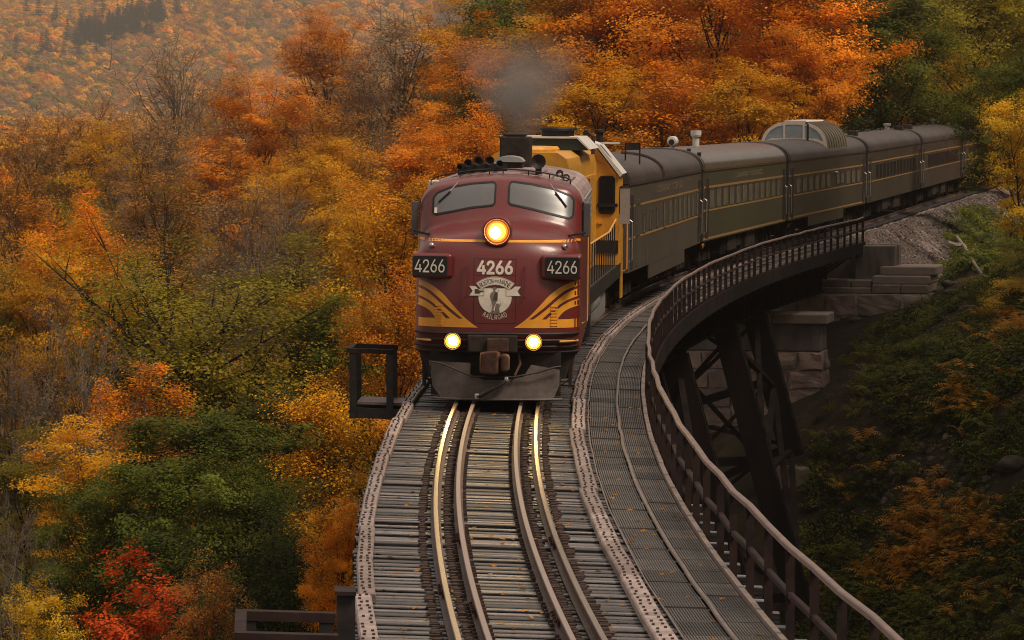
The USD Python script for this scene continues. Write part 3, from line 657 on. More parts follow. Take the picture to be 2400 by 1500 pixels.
obj('cap_block', rbox(-3.0, -.85, -4.09, 2.95, 1.05, -3.02, .05, 6), 'concrete', pier)
for x0, x1 in ((-3.2, -1.15), (-1.13, 1.05), (1.07, 3.22)):
    obj('cap_stone', rbox(x0, -1.05, -3.01, x1, 1.25, -2.62, .04, 6), 'capstone', pier)
abut = thing('stone_abutment', 'stepped granite and concrete abutment where the trestle meets the bank', 'abutment', frame(140.6))
obj('back_wall', rbox(-3.3, .2, -4.6, 4.35, 1.1, -.38, .04, 6), 'concrete', abut)
obj('wing_block', rbox(2.6, -1.0, -2.75, 4.3, .19, -.42, .04, 6), 'concrete', abut)
masonry(abut, -3.8, 5.9, -2.4, 1.5, -4.35, -2.40, 2, rng, 1.0, 1.9, .12)
for x0, x1 in ((-3.7, -1.2), (-1.17, 1.4), (1.43, 3.45)): obj('cap_stone', rbox(x0, -2.2, -2.39, x1, .19, -2.17, .04, 6), 'capstone', abut)
for x0, x1 in ((1.2, 2.5), (2.52, 3.4)): obj('cap_stone', rbox(x0, -1.7, -2.16, x1, .19, -1.86, .04, 6), 'capstone', abut)
for x0, x1 in ((3.5, 4.7), (4.72, 5.85)): obj('cap_stone', rbox(x0, -2.25, -2.39, x1, 1.4, -2.02, .05, 6), 'granite_1', abut)
obj('cap_stone', rbox(3.48, -2.0, -2.01, 5.9, 1.3, -1.66, .05, 6), 'capstone', abut)
obj('cap_stone', rbox(3.75, -1.5, -1.65, 6.1, 1.5, -1.28, .05, 6), 'capstone', abut)
# loose stones by the abutment, stone column on the bank, boulders, fallen log
def rocks(name, label, spots, cat='boulder', group=None):
    for i, (px, row, Y, d, lb) in enumerate(spots):
        p = hit(px, row); z = float(surf(p[0], p[1]))
        tag(obj(name, (lambda m: (m[0] * d * [1.1, 1, 1] + [p[0], p[1], z + d * .16], m[1]))(rock_mesh(100 + i * 7 + int(px), 2, .45, .62)), 'rock', smooth=40), lb, cat, group)
rocks('boulder', '', [(2225, 672, 164, .6, 'slab-like grey boulder just right of the abutment coping'), (2240, 700, 161, .7, 'larger broken boulder below the slab right of the abutment'), (2262, 735, 158, .5, 'small pale stone lower right of the abutment boulders'),
    (2375, 1118, 133, 1.0, 'big square grey boulder at the right edge halfway down the bank'), (2360, 492, 196, 1.3, 'low pale boulder in the weeds above the gravel by the last cars'), (2005, 757, 160, .5, 'lone dark stone on bare soil below the abutment'),
    (2232, 1195, 134, .7, 'rounded stone above the orange ferns on the bank')])
rb = np.random.default_rng(5)
n = 420; px = rb.normal(2185, 80, n); rw = rb.normal(1120, 60, n); Yv = 134 + (1120 - rw) * .03
pts = np.array([hit(a, b) for a, b in zip(px, rw)]) + [0, 0, .05]
scatter_prims('rubble', [rock_mesh(31), rock_mesh(32, flat=.9), rock_mesh(33)], pts, rand_quat(n, rb), rb.uniform(.12, .42, n), rb.integers(0, 3, n), 'patch of broken grey rubble stones on the bank', ['rock', 'rock', 'granite_1'])
def onground(p, h): return np.array([p[0], p[1], float(surf(p[0], p[1])) + h])
log = thing('fallen_branch', 'bleached fallen tree limb lying down the bank right of the abutment', 'fallen branch')
LG = [onground(hit(a, b), h) for a, b, h in ((2218, 590, .40), (2258, 602, .55), (2282, 645, .50), (2302, 673, .46), (2352, 698, .40))]
obj('limb', tube(LG, [.13, .10, .07, .055, .025], 7), 'dead_wood', log, smooth=50)
obj('stub', tube([LG[1] - [.05, 0, 0], LG[1] + [-.35, .2, .42]], [.12, .10], 8), 'dead_wood', log, smooth=50)
for i, (pts, lb) in enumerate((([(2268, 540), (2300, 575)], 'thin dead stick lying in the weeds above the bleached limb'), ([(2335, 648), (2398, 676)], 'thin pale stick at the right edge below the olive bush'))):
    tag(obj('dead_stick', tube([onground(hit(*q), .2) for q in pts], [.05, .02], 5), 'dead_wood'), lb, 'stick')

# ------------------------------------------------------------------ rail vehicles
def vehicle(name, label, cat, s0, L, group=None, o=-.04):
    """Xform on the chord s0 .. s0 + L; x right, y away from the camera, z up from rail level, canted"""
    a, b = TR(s0, o, 0), TR(s0 + L, o, 0)
    y = (b - a) / np.linalg.norm(b - a); x = np.array([y[1], -y[0], -0.010]); x -= y * (x @ y); x /= np.linalg.norm(x); z = np.cross(x, y)
    return thing(name, label, cat, mat(a, x, y, z), group)
def truck(parent, y, mat_='underframe', wheel=.46, axles=(-1.25, 1.25)):
    t = sub('truck', parent)
    for a in axles:
        w = MB()
        for sg in (-1, 1):
            V, F = lathe([(0, 0), (wheel, 0), (wheel, .02), (wheel + .025, .1), (wheel + .025, .13), (.2, .1), (0, .1)], 20)
            V = V[:, [1, 0, 2]]; V[:, 0] = sg * (.70 + V[:, 0]); V[:, 1] += y + a; V[:, 2] += wheel
            w.add(V, F)
        w.addm(tube([(-.7, y + a, wheel), (.7, y + a, wheel)], .08, 8))
        obj('wheelset', w.mesh(), 'rust_iron', t, smooth=40)
        for sg in (-1, 1): obj('journal_box', rbox(sg * 1.03 - .12, y + a - .17, wheel - .2, sg * 1.03 + .12, y + a + .17, wheel + .2, .04, 6), mat_, t)
    for sg in (-1, 1):
        f = Polygon([(y + axles[0] - .4, .55), (y + axles[0] - .3, .72), (y - .5, .50), (y + .5, .50), (y + axles[-1] + .3, .72), (y + axles[-1] + .4, .55), (y + axles[-1] + .2, .48), (y + .55, .27), (y - .55, .27), (y + axles[0] - .2, .48)])
        obj('side_frame', extrude(f, .16, sg * 1.0 - .08, 'yz'), mat_, t)
        sp = MB()
        for q in (-.28, 0, .28): sp.addm(lathe([(.0, .3), (.08, .3), (.08, .62), (0, .62)], 8, 'z', (sg * 1.09, y + q, 0)))
        obj('spring', sp.mesh(), mat_, t)
    obj('bolster', box(-1.0, y - .25, .5, 1.0, y + .25, .8), mat_, t)

# ---- the red streamlined locomotive
S_LOCO = 39.7
loco = vehicle('red_locomotive', 'maroon streamlined diesel locomotive with yellow arcs and three lit lamps leading the train', 'locomotive', S_LOCO, 15.0)
W = 1.53
prof = np.array([(.92, .16), (1.10, .05), (1.3, .0), (1.8, .0), (2.3, .05), (2.7, .13), (2.95, .26), (3.08, .42), (3.17, .66), (3.24, .95), (3.30, 1.22), (3.37, 1.37), (3.5, 1.47), (3.8, 1.64), (3.98, 1.75), (4.06, 1.83), (4.12, 1.98), (4.165, 2.3), (4.185, 2.9)])
q = np.concatenate([[0], np.cumsum(np.hypot(*np.diff(prof, axis=0).T))]); tq = np.linspace(0, q[-1], 110)
ze_t, y_t = PchipInterpolator(q, prof[:, 0])(tq), PchipInterpolator(q, prof[:, 1])(tq)
def smooth01(a, b, x): t = np.clip((x - a) / (b - a), 0, 1); return t * t * (3 - 2 * t)
def front(x, ze, y0):
    ax = np.minimum(np.abs(x), W)
    D = np.interp(ze, [.9, 1.15, 2.6, 3.25, 3.45, 4.0, 4.185], [1.1, 1.05, 1.1, .62, .42, .35, 0.0])
    plan = D * (1 - (1 - (ax / W) ** 2.7) ** (1 / 2.7) * .999)
    r = .34; e = np.clip((ax - (W - r)) / r, 0, 1)
    drop = .24 * (ax / W) ** 2 + r * (1 - np.sqrt(1 - .999 * e * e))
    return np.stack([x + 0 * ze, y0 + plan, ze - smooth01(2.0, 3.3, ze) * drop], -1)
u = np.linspace(-1, 1, 81); xs_ = W * np.sin(u * PI / 2)
G = front(xs_[None] + 0 * tq[:, None], ze_t[:, None] + 0 * xs_[None], y_t[:, None] + 0 * xs_[None])
obj('nose', grid(G[:, ::-1]), 'maroon', loco, smooth=True)
LB = 15.0
roof_edge = G[-1]; back = roof_edge.copy(); back[:, 1] = LB
nr = 40; R_ = np.stack([roof_edge + (back - roof_edge) * t for t in np.linspace(0, 1, nr)], 0); R_[..., 2] += .012 * np.sin(np.linspace(0, 1, nr) * 0)[:, None]
roof = obj('roof', grid(R_[:, ::-1]), 'maroon_roof', loco, smooth=30)
for sg, col in ((1, -1), (-1, 0)):
    edge = G[:, col]; mid = edge.copy(); mid[:, 1] = LB
    g2 = np.stack([edge, mid], 0)
    obj('side_panel', grid(g2 if sg > 0 else g2[:, ::-1]), 'maroon', loco, smooth=30)
obj('rear_wall', box(-W + .03, LB - .05, .92, W - .03, LB, 3.9), 'maroon', loco)
obj('belly', box(-W + .05, 1.2, .85, W - .05, LB, .93), 'underframe', loco)
# roof battens, hatch, rivets
bt = MB()
for y in np.arange(3.6, 14.8, .62):
    e = roof_edge[::4].copy(); e[:, 1] = y; e[:, 2] += .006; bt.addm(tube(e, .022, 5))
obj('batten', bt.mesh(), 'maroon_roof', roof)
rv = MB()
for y in np.arange(2.9, 9, .31):
    for k in (46, 52, 57, 61, 65):
        p = roof_edge[k]; rv.addm(cbox(p[0], y, p[2] + .015, .04, .05, .04))
obj('rivet', rv.mesh(), 'maroon_roof', roof)
hat = MB(); hat.addm(rbox(-.55, 4.0, 4.14, .6, 5.6, 4.27, .04, 6))
obj('hatch', hat.mesh(), 'maroon_roof', roof)
def nose_pt(x, z, out=0.0):
    """points of the front at (x, z), moved forward"""
    x, z = np.atleast_1d(np.asarray(x, float)), np.atleast_1d(np.asarray(z, float)); r = np.zeros((len(x), 3))
    for i in range(len(x)):
        c = front(np.full(len(tq), np.clip(x[i], -W, W)), ze_t, y_t); o = np.argsort(c[:, 2], kind='stable')
        r[i] = [x[i], np.interp(z[i], c[o, 2], c[o, 1]) - out, z[i]]
    return r
def nose_sheet(poly, out, cell=.06):
    """flat print: a polygon in (x, z) laid on the nose"""
    x0, z0, x1, z1 = poly.bounds; P, F, n = [], [], 0
    for a in np.arange(x0, x1, cell):
        col = poly.intersection(sbox(a, z0, a + cell, z1))
        if col.is_empty: continue
        for c in np.arange(z0, z1, cell):
            g = col.intersection(sbox(a, c, a + cell, c + cell))
            if g.is_empty or g.area < 1e-7: continue
            p2, f = tri2(g if g.geom_type in ('Polygon', 'MultiPolygon') else shapely.union_all([h for h in getattr(g, 'geoms', []) if h.geom_type == 'Polygon']))
            if len(p2): P.append(p2); F.append(f + n); n += len(p2)
    p2 = np.vstack(P); key, inv = np.unique(np.round(p2, 5), axis=0, return_inverse=True)
    f = inv.ravel()[np.vstack(F)]
    f = f[(f[:, 0] != f[:, 1]) & (f[:, 1] != f[:, 2]) & (f[:, 0] != f[:, 2])]
    v = nose_pt(key[:, 0], key[:, 1], out)
    nrm = np.cross(v[f[:, 1]] - v[f[:, 0]], v[f[:, 2]] - v[f[:, 0]])
    f = np.where((nrm[:, 1] > 0)[:, None], f[:, ::-1], f)
    return v, f
SC = 127.0
def nz(X, Y, zx=900, zy=560, k=3.5714, cx=1160.0, sc=SC): return ((zx + X / k - cx) / sc, CAM_H - (zy + Y / k - 260) / sc)
def crv(pts, n=24):
    pts = np.array([nz(*p) for p in pts]); t = np.concatenate([[0], np.cumsum(np.hypot(*np.diff(pts, axis=0).T))])
    tt = np.linspace(0, t[-1], n); return np.stack([PchipInterpolator(t, pts[:, 0])(tt), PchipInterpolator(t, pts[:, 1])(tt)], 1)
outer = crv([(1640, 343), (1560, 358), (1480, 390), (1380, 460), (1300, 545), (1200, 650), (1080, 740)])
yel = Polygon(np.vstack([outer, [nz(1640, 740)]])).buffer(0)
g1 = Polygon(np.vstack([crv([(1640, 388), (1560, 405), (1500, 430), (1420, 490), (1330, 570), (1205, 668)]), crv([(1240, 668), (1350, 585), (1440, 505), (1510, 452), (1570, 425), (1640, 412)])]))
g2 = Polygon(np.vstack([crv([(1640, 474), (1560, 492), (1480, 530), (1400, 590), (1312, 668)]), crv([(1348, 668), (1410, 610), (1490, 548), (1560, 514), (1640, 500)])]))
g3 = Polygon(np.vstack([crv([(1640, 556), (1560, 572), (1500, 600), (1455, 645), (1440, 668)]), [nz(1640, 668)]]))
yel = yel.difference(shapely.union_all([g1.buffer(0), g2.buffer(0), g3.buffer(0)]))
yel = yel.intersection(sbox(-W + .012, 0, W - .012, 6))
for sg in (1, -1):
    pl = yel if sg > 0 else affinity.scale(yel, -1, 1, origin=(0, 0))
    obj('arc_stripe', nose_sheet(pl, .006), 'stripe_yellow', loco, smooth=40)
    lv = MB()
    for k in range(7):
        z = 1.44 + k * .058; p = nose_pt(sg * 1.0, z)[0]; p2 = nose_pt(sg * 1.13, z)[0]
        lv.addm(bar(p - [0, .012, 0], p2 - [0, .012, 0], .02, .03))
    obj('louver', lv.mesh(), 'stripe_yellow', loco)
obj('waist_stripe', nose_sheet(sbox(-W + .012, 2.955, W - .012, 3.0), .006), 'stripe_yellow', loco, smooth=40)
# windshields: gasket, pane, wiper
def wz(X, Y): return nz(X, Y, 900, 280, 3.5714, 1163.0, 124.5)
def spline_poly(pts, r=.04): return Polygon([wz(*p) for p in pts]).buffer(-r).buffer(2 * r, quad_segs=4).buffer(-r, quad_segs=4)
LW = spline_poly([(378, 790), (380, 660), (410, 622), (520, 575), (700, 542), (880, 526), (897, 545), (893, 700), (870, 716), (700, 735), (560, 765), (400, 797)])
RW = spline_poly([(1015, 545), (1030, 521), (1200, 542), (1380, 580), (1530, 640), (1552, 672), (1548, 800), (1520, 820), (1400, 790), (1200, 740), (1030, 706), (1012, 690)])
for pl, wip in ((LW, [(580, 535), (500, 625), (420, 700)]), (RW, [(1355, 540), (1420, 630), (1495, 725)])):
    wnd = obj('windshield', nose_sheet(pl, .008), 'windshield', loco, smooth=60)
    ring = pl.buffer(.022).difference(pl.buffer(-.014)); obj('gasket', nose_sheet(ring, .014, .05), 'gasket', wnd)
    pts = np.array([wz(*p) for p in wip]); c = nose_pt(pts[:, 0], pts[:, 1], .035)
    wp = obj('wiper', tube(c[:2], .013, 5), 'silver', loco); obj('blade', tube(c[1:] + (c[1] - c[2]) * [[.25], [0]], .016, 5), 'gasket', wp)
obj('inspection_sticker', nose_sheet(Polygon([wz(388, 742), wz(412, 742), wz(412, 788), wz(388, 788)]), .012), 'cream', loco)
# headlight, class lights
hp = nose_pt(0, 3.16)[0]
hl = obj('headlight_housing', lathe([(.0, .9), (.275, .75), (.275, .02), (.262, -.01), (.235, -.01), (.225, .03), (.20, .10), (0, .14)], 28, 'y', (-.005, .18, 3.155)), 'maroon', loco, smooth=40)
for mt_, r0, y0, r1, y1 in (('halo_amber_edge', .225, .025, .195, .045), ('halo_amber_dim', .195, .045, .16, .06), ('halo_amber', .16, .06, .07, .095)):  # emission fades ring by ring to imitate the halo round the lens
    obj('reflector', lathe([(r0, y0), (r1, y1)], 24, 'y', (-.005, .18, 3.155)), mt_, hl)
obj('lens', lathe([(.105, .06), (.095, .035), (.06, .02), (0, .015)], 20, 'y', (-.035, .18, 3.135)), 'lamp_white', hl)
for x in (-1.22, 1.24):
    p = nose_pt(x, 2.88)[0]; obj('class_light', trimesh_ico := (lambda m: (np.array(m.vertices) * [.055, .07, .055] + p - [0, .03, 0], np.array(m.faces)))(trimesh.creation.icosphere(2, 1)), 'chrome', loco, smooth=True)
# number boards
for sg in (-1, 1):
    nb_ = thing_ = sub('number_board', loco)
    hull = m3.Manifold.batch_hull([m3.Manifold.sphere(.06, 12).translate((sg * x, y, z)) for x, y in ((.88, .12), (.86, .75), (1.50, .12), (1.50, 1.0)) for z in (2.35, 2.68)]).to_mesh()
    obj('case', (np.array(hull.vert_properties[:, :3]), np.array(hull.tri_verts)), 'maroon', nb_, smooth=40)
    cx = sg * 1.22
    obj('face', extrude(roundrect(cx - .33, 2.335, cx + .31, 2.695, .05), .006, .052), 'board_black', nb_)
    for k, dg in enumerate('4266'):
        t = text_poly(dg, .235, bold=False); t = affinity.scale(t, .78, 1); t = affinity.translate(t, cx + (-.195 + k * .13) * 1.1 - .01, 2.515)
        for gm in getattr(t, 'geoms', [t]): obj('numeral', extrude(gm, .006, .045), 'cream', nb_)
# nose door with number and emblem
e = lambda X, Y: ((1040 + X / 8.333 - 1160) / SC, CAM_H - (590 + Y / 8.333 - 260) / SC)
def ep(pts): return Polygon([e(*p) for p in pts])
door = sub('nose_door', loco)
ln = shapely.union_all([LineString([e(560, 120), e(560, 1390)]), LineString([e(1375, 120), e(1375, 1390)]), LineString([e(560, 1390), e(1375, 1390)]), LineString([e(590, 140), e(1375, 140)]), LineString([e(590, 455), e(1375, 455)])]).buffer(.0045)
obj('seam', nose_sheet(ln, .003, .12), 'gasket', door)
for k, dg in enumerate('4266'):
    t = text_poly(dg, .225, bold=True); t = affinity.scale(t, .92, 1.03); x, z = e(705 + k * 178, 305); t = affinity.translate(t, x, z)
    obj('numeral', nose_sheet(t.buffer(.004), .006, .1), 'cream', door)
for x in (400, 1555):
    a, b = e(x, 280), e(x, 870); pa, pb = nose_pt(a[0], a[1])[0], nose_pt(b[0], b[1])[0]
    obj('grab_iron', tube([pa, pa - [0, .07, 0], pb - [0, .07, 0], pb], .012, 6), 'maroon', loco)
emb = sub('railroad_emblem', loco)
cx, cz = e(977, 880); R0 = 332 / 8.333 / SC
disc = Point(cx, cz).buffer(R0, quad_segs=24).intersection(sbox(cx - 1, cz - 1, cx + 1, e(0, 700)[1]))
obj('shield_edge', nose_sheet(disc, .005, .1), 'emblem_tone', emb)
obj('shield', nose_sheet(disc.buffer(-.010), .009, .1), 'cream', emb)
for sg in (-1, 1):
    pt = [(460, 662), (590, 662), (660, 720), (765, 720), (765, 855), (465, 858), (535, 760)]
    pt = [(977 + sg * (977 - a), b) for a, b in pt]
    obj('ribbon', nose_sheet(ep(pt).buffer(0), .011, .1), 'cream', emb)
    o = ep(pt).buffer(0); obj('ribbon_edge', nose_sheet(o.difference(o.buffer(-.0055)), .014, .1), 'emblem_tone', emb)
bx, bz = e(977, 1070); r1, r2 = 590 / 8.333 / SC, 425 / 8.333 / SC
an = np.radians(np.linspace(50.5, 129.5, 24))
arc = Polygon(np.vstack([np.stack([bx + r1 * np.cos(an), bz + r1 * np.sin(an)], 1), np.stack([bx + r2 * np.cos(an[::-1]), bz + r2 * np.sin(an[::-1])], 1)]))
obj('banner', nose_sheet(arc, .014, .1), 'cream', emb)
obj('banner_edge', nose_sheet(arc.buffer(-.006).difference(arc.buffer(-.012)), .017, .1), 'emblem_tone', emb)
def arc_text(words, cxx, czz, r, a0, a1, top, h, mt, outd):
    """words: (letter, width) along an arc from angle a0 to a1"""
    n = len(words)
    tot = sum(w for _, w in words); pos = 0
    for ch, w in words:
        a = math.radians(a0 + (a1 - a0) * (pos + w / 2) / tot); pos += w
        if ch == ' ': continue
        t = text_poly(ch, h if ch.isupper() else h * .62, False); t = affinity.scale(t, .66, 1)
        t = affinity.rotate(t, math.degrees(a) - 90 if top else math.degrees(a) + 90, origin=(0, 0))
        t = affinity.translate(t, cxx + r * math.cos(a), czz + r * math.sin(a))
        obj('letter', nose_sheet(t, outd, .15), mt, emb)
wds = [(c, .6 if c in 'I' else 1.0) for c in 'BOSTON'] + [(' ', .45)] + [(c, .62) for c in 'and'] + [(' ', .45)] + [('M', 1.25), ('A', 1.0), ('I', .55), ('N', 1.0), ('E', .95)]
arc_text(wds, bx, bz, (r1 + r2) / 2, 125.5, 54.5, True, .088, 'emblem_ink', .019)
arc_text([(c, .62 if c == 'I' else 1.0) for c in 'RAILROAD'], cx, cz + .02, R0 + .075, 236, 304, False, .088, 'cream', .006)
# the standing figure: coat, hat, legs, stump, base
man = [(925, 715), (935, 690), (975, 680), (1010, 700), (1008, 720), (985, 735), (978, 760), (1010, 778), (1036, 810), (1030, 900), (1028, 960), (1000, 965), (992, 1010), (965, 1060), (945, 1120), (960, 1160), (905, 1165), (918, 1110), (930, 1050), (925, 975), (905, 960), (880, 870), (890, 800), (930, 775), (945, 755), (938, 728)]
obj('figure', nose_sheet(ep(man).buffer(0), .012, .1), 'figure_gray', emb)
obj('figure_coat', nose_sheet(ep([(975, 790), (1010, 785), (1030, 930), (960, 945), (930, 935)]).buffer(0), .015, .1), 'emblem_ink', emb)
obj('figure_stump', nose_sheet(ep([(1000, 1005), (1040, 1000), (1060, 1030), (1100, 985), (1085, 1040), (1060, 1090), (1075, 1185), (975, 1180), (985, 1060)]).buffer(0), .012, .1), 'figure_gray', emb)
obj('figure_musket', nose_sheet(LineString([e(1050, 740), e(885, 1055)]).buffer(.004), .013, .2), 'emblem_ink', emb)
obj('figure_base', nose_sheet(ep([(870, 1185), (905, 1160), (950, 1130), (985, 1165), (1080, 1185), (1070, 1200), (885, 1200)]).buffer(0), .013, .1), 'emblem_tone', emb)
obj('ribbon_engine', nose_sheet(ep([(580, 725), (650, 725), (665, 750), (755, 752), (755, 775), (690, 780), (690, 808), (585, 808)]).buffer(0), .017, .1), 'emblem_ink', emb)
# grab irons, mirrors, roof gear
for sg in (-1, 1):
    a = [nose_pt(sg * x, 3.06, .06)[0] for x in (1.30, 1.42)]; obj('step_bracket', bar(a[0], a[1] + [sg * .18, 0, .05], .04), 'black_iron', loco)
    m_ = MB(); y0 = 2.05; xx = sg * (W + .03)
    m_.addm(rbox(min(xx, xx + sg * .13), y0, 3.02, max(xx, xx + sg * .13), y0 + .05, 3.66, .015, 6)); m_.addm(bar((sg * (W - .1), y0 + .03, 3.1), (xx + sg * .05, y0 + .03, 3.1), .03)); m_.addm(bar((sg * (W - .1), y0 + .03, 3.55), (xx + sg * .05, y0 + .03, 3.55), .03))
    obj('wind_deflector', m_.mesh(), 'deflector', loco)
    sw = obj('cab_window', rbox(sg * W - .02, 2.2, 3.02, sg * W + .02, 3.4, 3.66, .015, 6), 'dark_glass', loco)
    gr = MB()
    for k in range(5): gr.addm(box(sg * W - .03, 4.0, 3.05 + k * .14, sg * W + .03, LB - .5, 3.13 + k * .14))
    obj('side_grille', gr.mesh(), 'silver', loco)
    obj('door_handrail', tube([(sg * (W + .0), 3.6, 1.3), (sg * (W + .1), 3.6, 1.35), (sg * (W + .1), 3.6, 3.1), (sg * W, 3.6, 3.15)], .018, 6), 'grab_yellow', loco)
    obj('ladder', (lambda b: [b.addm(bar((sg * (W + .06), 3.75, .3 + k * .3), (sg * (W + .06), 4.25, .3 + k * .3), .03)) for k in range(4)] and b.mesh())(MB()), 'black_iron', loco)
def roof_arc(y, zoff, x0, x1, n=30):
    xs = np.linspace(x0, x1, n); return np.array([[x, y, np.interp(x, roof_edge[:, 0], roof_edge[:, 2]) + zoff] for x in xs])
gr = obj('roof_grab_rail', tube(roof_arc(2.5, .09, -1.35, -.22), .016, 6), 'black_iron', loco)
obj('roof_grab_rail', tube(roof_arc(2.5, .09, .02, 1.3), .016, 6), 'black_iron', loco)
st = MB()
for x in (-1.35, -.8, -.24, .02, .5, .9, 1.3):
    a = roof_arc(2.5, 0, x, x + .001, 2)[0]; st.addm(bar(a, a + [0, 0, .1], .02))
tag(obj('rail_stanchion', st.mesh(), 'black_iron', gr), kind='stuff')
horn = sub('air_horn', loco)
for x, z, r, L in ((-.80, 4.29, .055, .5), (-.64, 4.37, .075, .6), (-.44, 4.41, .09, .75), (-.22, 4.42, .086, .7), (-.03, 4.36, .068, .55)):
    obj('bell_mouth', lathe([(0, .12), (r * .8, .03), (r, 0), (r * 1.03, .01), (r * .85, .06), (r * .4, .22), (r * .28, L), (0, L)], 16, 'y', (x - .05, 3.4, z)), 'black_iron', horn, smooth=50)
obj('mount', box(-.9, 3.75, 4.10, .05, 3.85, 4.36), 'black_iron', horn)
obj('bell', lathe([(0, .08), (.09, .03), (.14, 0), (.145, .02), (.11, .14), (.08, .3), (0, .33)], 18, 'y', (.66, 3.5, 4.41)), 'black_iron', loco, smooth=50)
obj('bell_yoke', box(.60, 3.55, 4.08, .72, 3.75, 4.40), 'black_iron', loco)
obj('cab_beacon', rbox(-1.40, 2.55, 3.86, -1.20, 2.75, 4.05, .03, 6), 'cream', loco)
vent = [(a, b) for a, b in zip(np.linspace(-.24, .3, 12), .09 * np.sqrt(np.clip(1 - np.linspace(-1, 1, 12) ** 2, 0, 1)))]
obj('roof_ventilator', extrude(Polygon([(x + .05, 4.40 + z) for x, z in vent]).buffer(.012), 1.2, 4.0), 'silver', loco)
obj('vent_screen', box(-.17, 4.05, 4.17, .33, 5.1, 4.395), 'black_iron', loco)
obj('exhaust_stack', rbox(-.22, 7.2, 4.05, .40, 8.4, 4.86, .03, 6), 'underframe', loco)
obj('stack_rim', rbox(-.12, 7.25, 4.865, .30, 8.35, 4.92, .02, 6), 'black_iron', loco)
for y in (9.4, 11.2, 13.0): obj('roof_fan', lathe([(0, 4.32), (.42, 4.32), (.46, 4.28), (.46, 4.1)], 24, 'z', (0, y, 0)), 'maroon_roof', roof)
eye = MB()
for x, y in ((1.05, 4.6), (1.2, 3.3), (1.02, 6.0)):
    z = float(np.interp(x, roof_edge[:, 0], roof_edge[:, 2])); eye.addm(tube([(x + .06 * math.cos(t), y, z + .07 + .06 * math.sin(t)) for t in np.linspace(0, 2 * PI, 12)], .018, 5))
obj('lifting_eye', eye.mesh(), 'black_iron', roof)
# anticlimber, ditch lights, pilot, coupler
anti = MB()
for k, z in enumerate((1.28, 1.16, 1.04, .94)):
    c = nose_pt(np.linspace(-W + .02, W - .02, 40), np.full(40, max(z, .95)), .05)
    c[:, 2] = z; anti.addm(tube(c, .028, 6))
obj('anticlimber', anti.mesh(), 'black_iron', loco, smooth=40)
for sg, x in ((-1, -1.37), (1, 1.34)):
    c = nose_pt([x - .17, x - .1, x + .05, x + .16], [1.14] * 4, .1); obj('uncoupling_handle', tube(c, .022, 6), 'grab_yellow', loco, smooth=50)
skirt = nose_pt(np.linspace(-1.46, 1.46, 40), np.full(40, .95), -.06); low = skirt.copy(); low[:, 2] = .42; low[:, 0] *= .93; low[:, 1] += .12
obj('front_apron', grid(np.stack([skirt, low], 0)), 'underframe', loco, smooth=True)
for x in (-.79, .70):
    d = obj('ditch_light', lathe([(0, .5), (.16, .45), (.16, 0), (.15, -.015), (.13, -.01), (.12, .04), (0, .05)], 20, 'y', (x, -.13, 1.14)), 'black_iron', loco, smooth=40)
    obj('reflector', lathe([(.152, -.014), (.118, .004), (.117, .02)], 20, 'y', (x, -.132, 1.14)), 'halo_amber', d)  # rings emit to imitate the warm halo round the lamp
    obj('reflector', lathe([(.117, .012), (.082, .002)], 20, 'y', (x, -.131, 1.14)), 'halo_yellow', d)
    obj('lens', lathe([(.084, .0), (.05, -.012), (0, -.015)], 20, 'y', (x, -.13, 1.14)), 'lamp_white', d)
obj('door_sill', rbox(-.52, -.10, .93, .40, .12, 1.26, .03, 6), 'underframe', loco)
obj('mu_receptacle', rbox(-.16, -.17, .95, .24, -.08, 1.2, .02, 6), 'rust_iron', loco)
plow = Polygon([(-1.24, .76), (-.46, .74), (-.46, .52), (-.2, .44), (.2, .44), (.52, .5), (.66, .72), (1.18, .62), (1.18, .35), (1.08, .10), (.6, .07), (-.4, .08), (-1.0, .10), (-1.16, .3)])
P2, F2 = [], []
pl = plow; gx0, gz0, gx1, gz1 = pl.bounds; cells = []
for a in np.arange(gx0, gx1, .12):
    for c in np.arange(gz0, gz1, .12):
        g = pl.intersection(sbox(a, c, a + .12, c + .12))
        if not g.is_empty and g.area > 1e-6: cells.append(g)
n = 0
for g in cells:
    p2, f = tri2(g)
    if len(p2): P2.append(p2); F2.append(f + n); n += len(p2)
p2 = np.vstack(P2); yv = -.12 + .32 * (np.abs(p2[:, 0]) / 1.24) ** 2 - .18 * (1 - p2[:, 1] / .76) + (meshkit.noise(np.stack([p2[:, 0] * 3, p2[:, 1] * 3, 0 * p2[:, 0]], 1), 6) - .5) * .05
vv = np.stack([p2[:, 0], yv, p2[:, 1]], 1); ff = np.vstack(F2); nrm = np.cross(vv[ff[:, 1]] - vv[ff[:, 0]], vv[ff[:, 2]] - vv[ff[:, 0]]); ff = np.where((nrm[:, 1] > 0)[:, None], ff[:, ::-1], ff)
bk = vv + [0, .03, 0]
key, inv = np.unique(np.round(vv, 4), axis=0, return_inverse=True); ff = inv.ravel()[ff]
obj('pilot_plate', (key, ff), 'pilot_gray', loco, smooth=True)
obj('pilot_backing', box(-1.2, .26, .12, 1.2, .34, .95), 'underframe', loco)
obj('pilot_rim', tube([(x, -.135 + .32 * (abs(x) / 1.24) ** 2 - .17, .085) for x in np.linspace(-1.15, 1.22, 20)], .022, 6), 'pilot_gray', loco)
obj('coupler_shank', box(-.12, -.15, .70, .16, .9, .95), 'rust_iron', loco)
cp_ = sub('coupler', loco)
hull = m3.Manifold.batch_hull([m3.Manifold.sphere(.05, 8).translate(p) for p in ((-.22, -.5, .62), (-.22, -.5, .92), (.02, -.55, .60), (.02, -.55, .95), (-.2, -.1, .65), (.05, -.1, .65), (-.2, -.1, .9), (.05, -.1, .9))]).to_mesh()
obj('knuckle_guard', (np.array(hull.vert_properties[:, :3]), np.array(hull.tri_verts)), 'rust_iron', cp_, smooth=40)
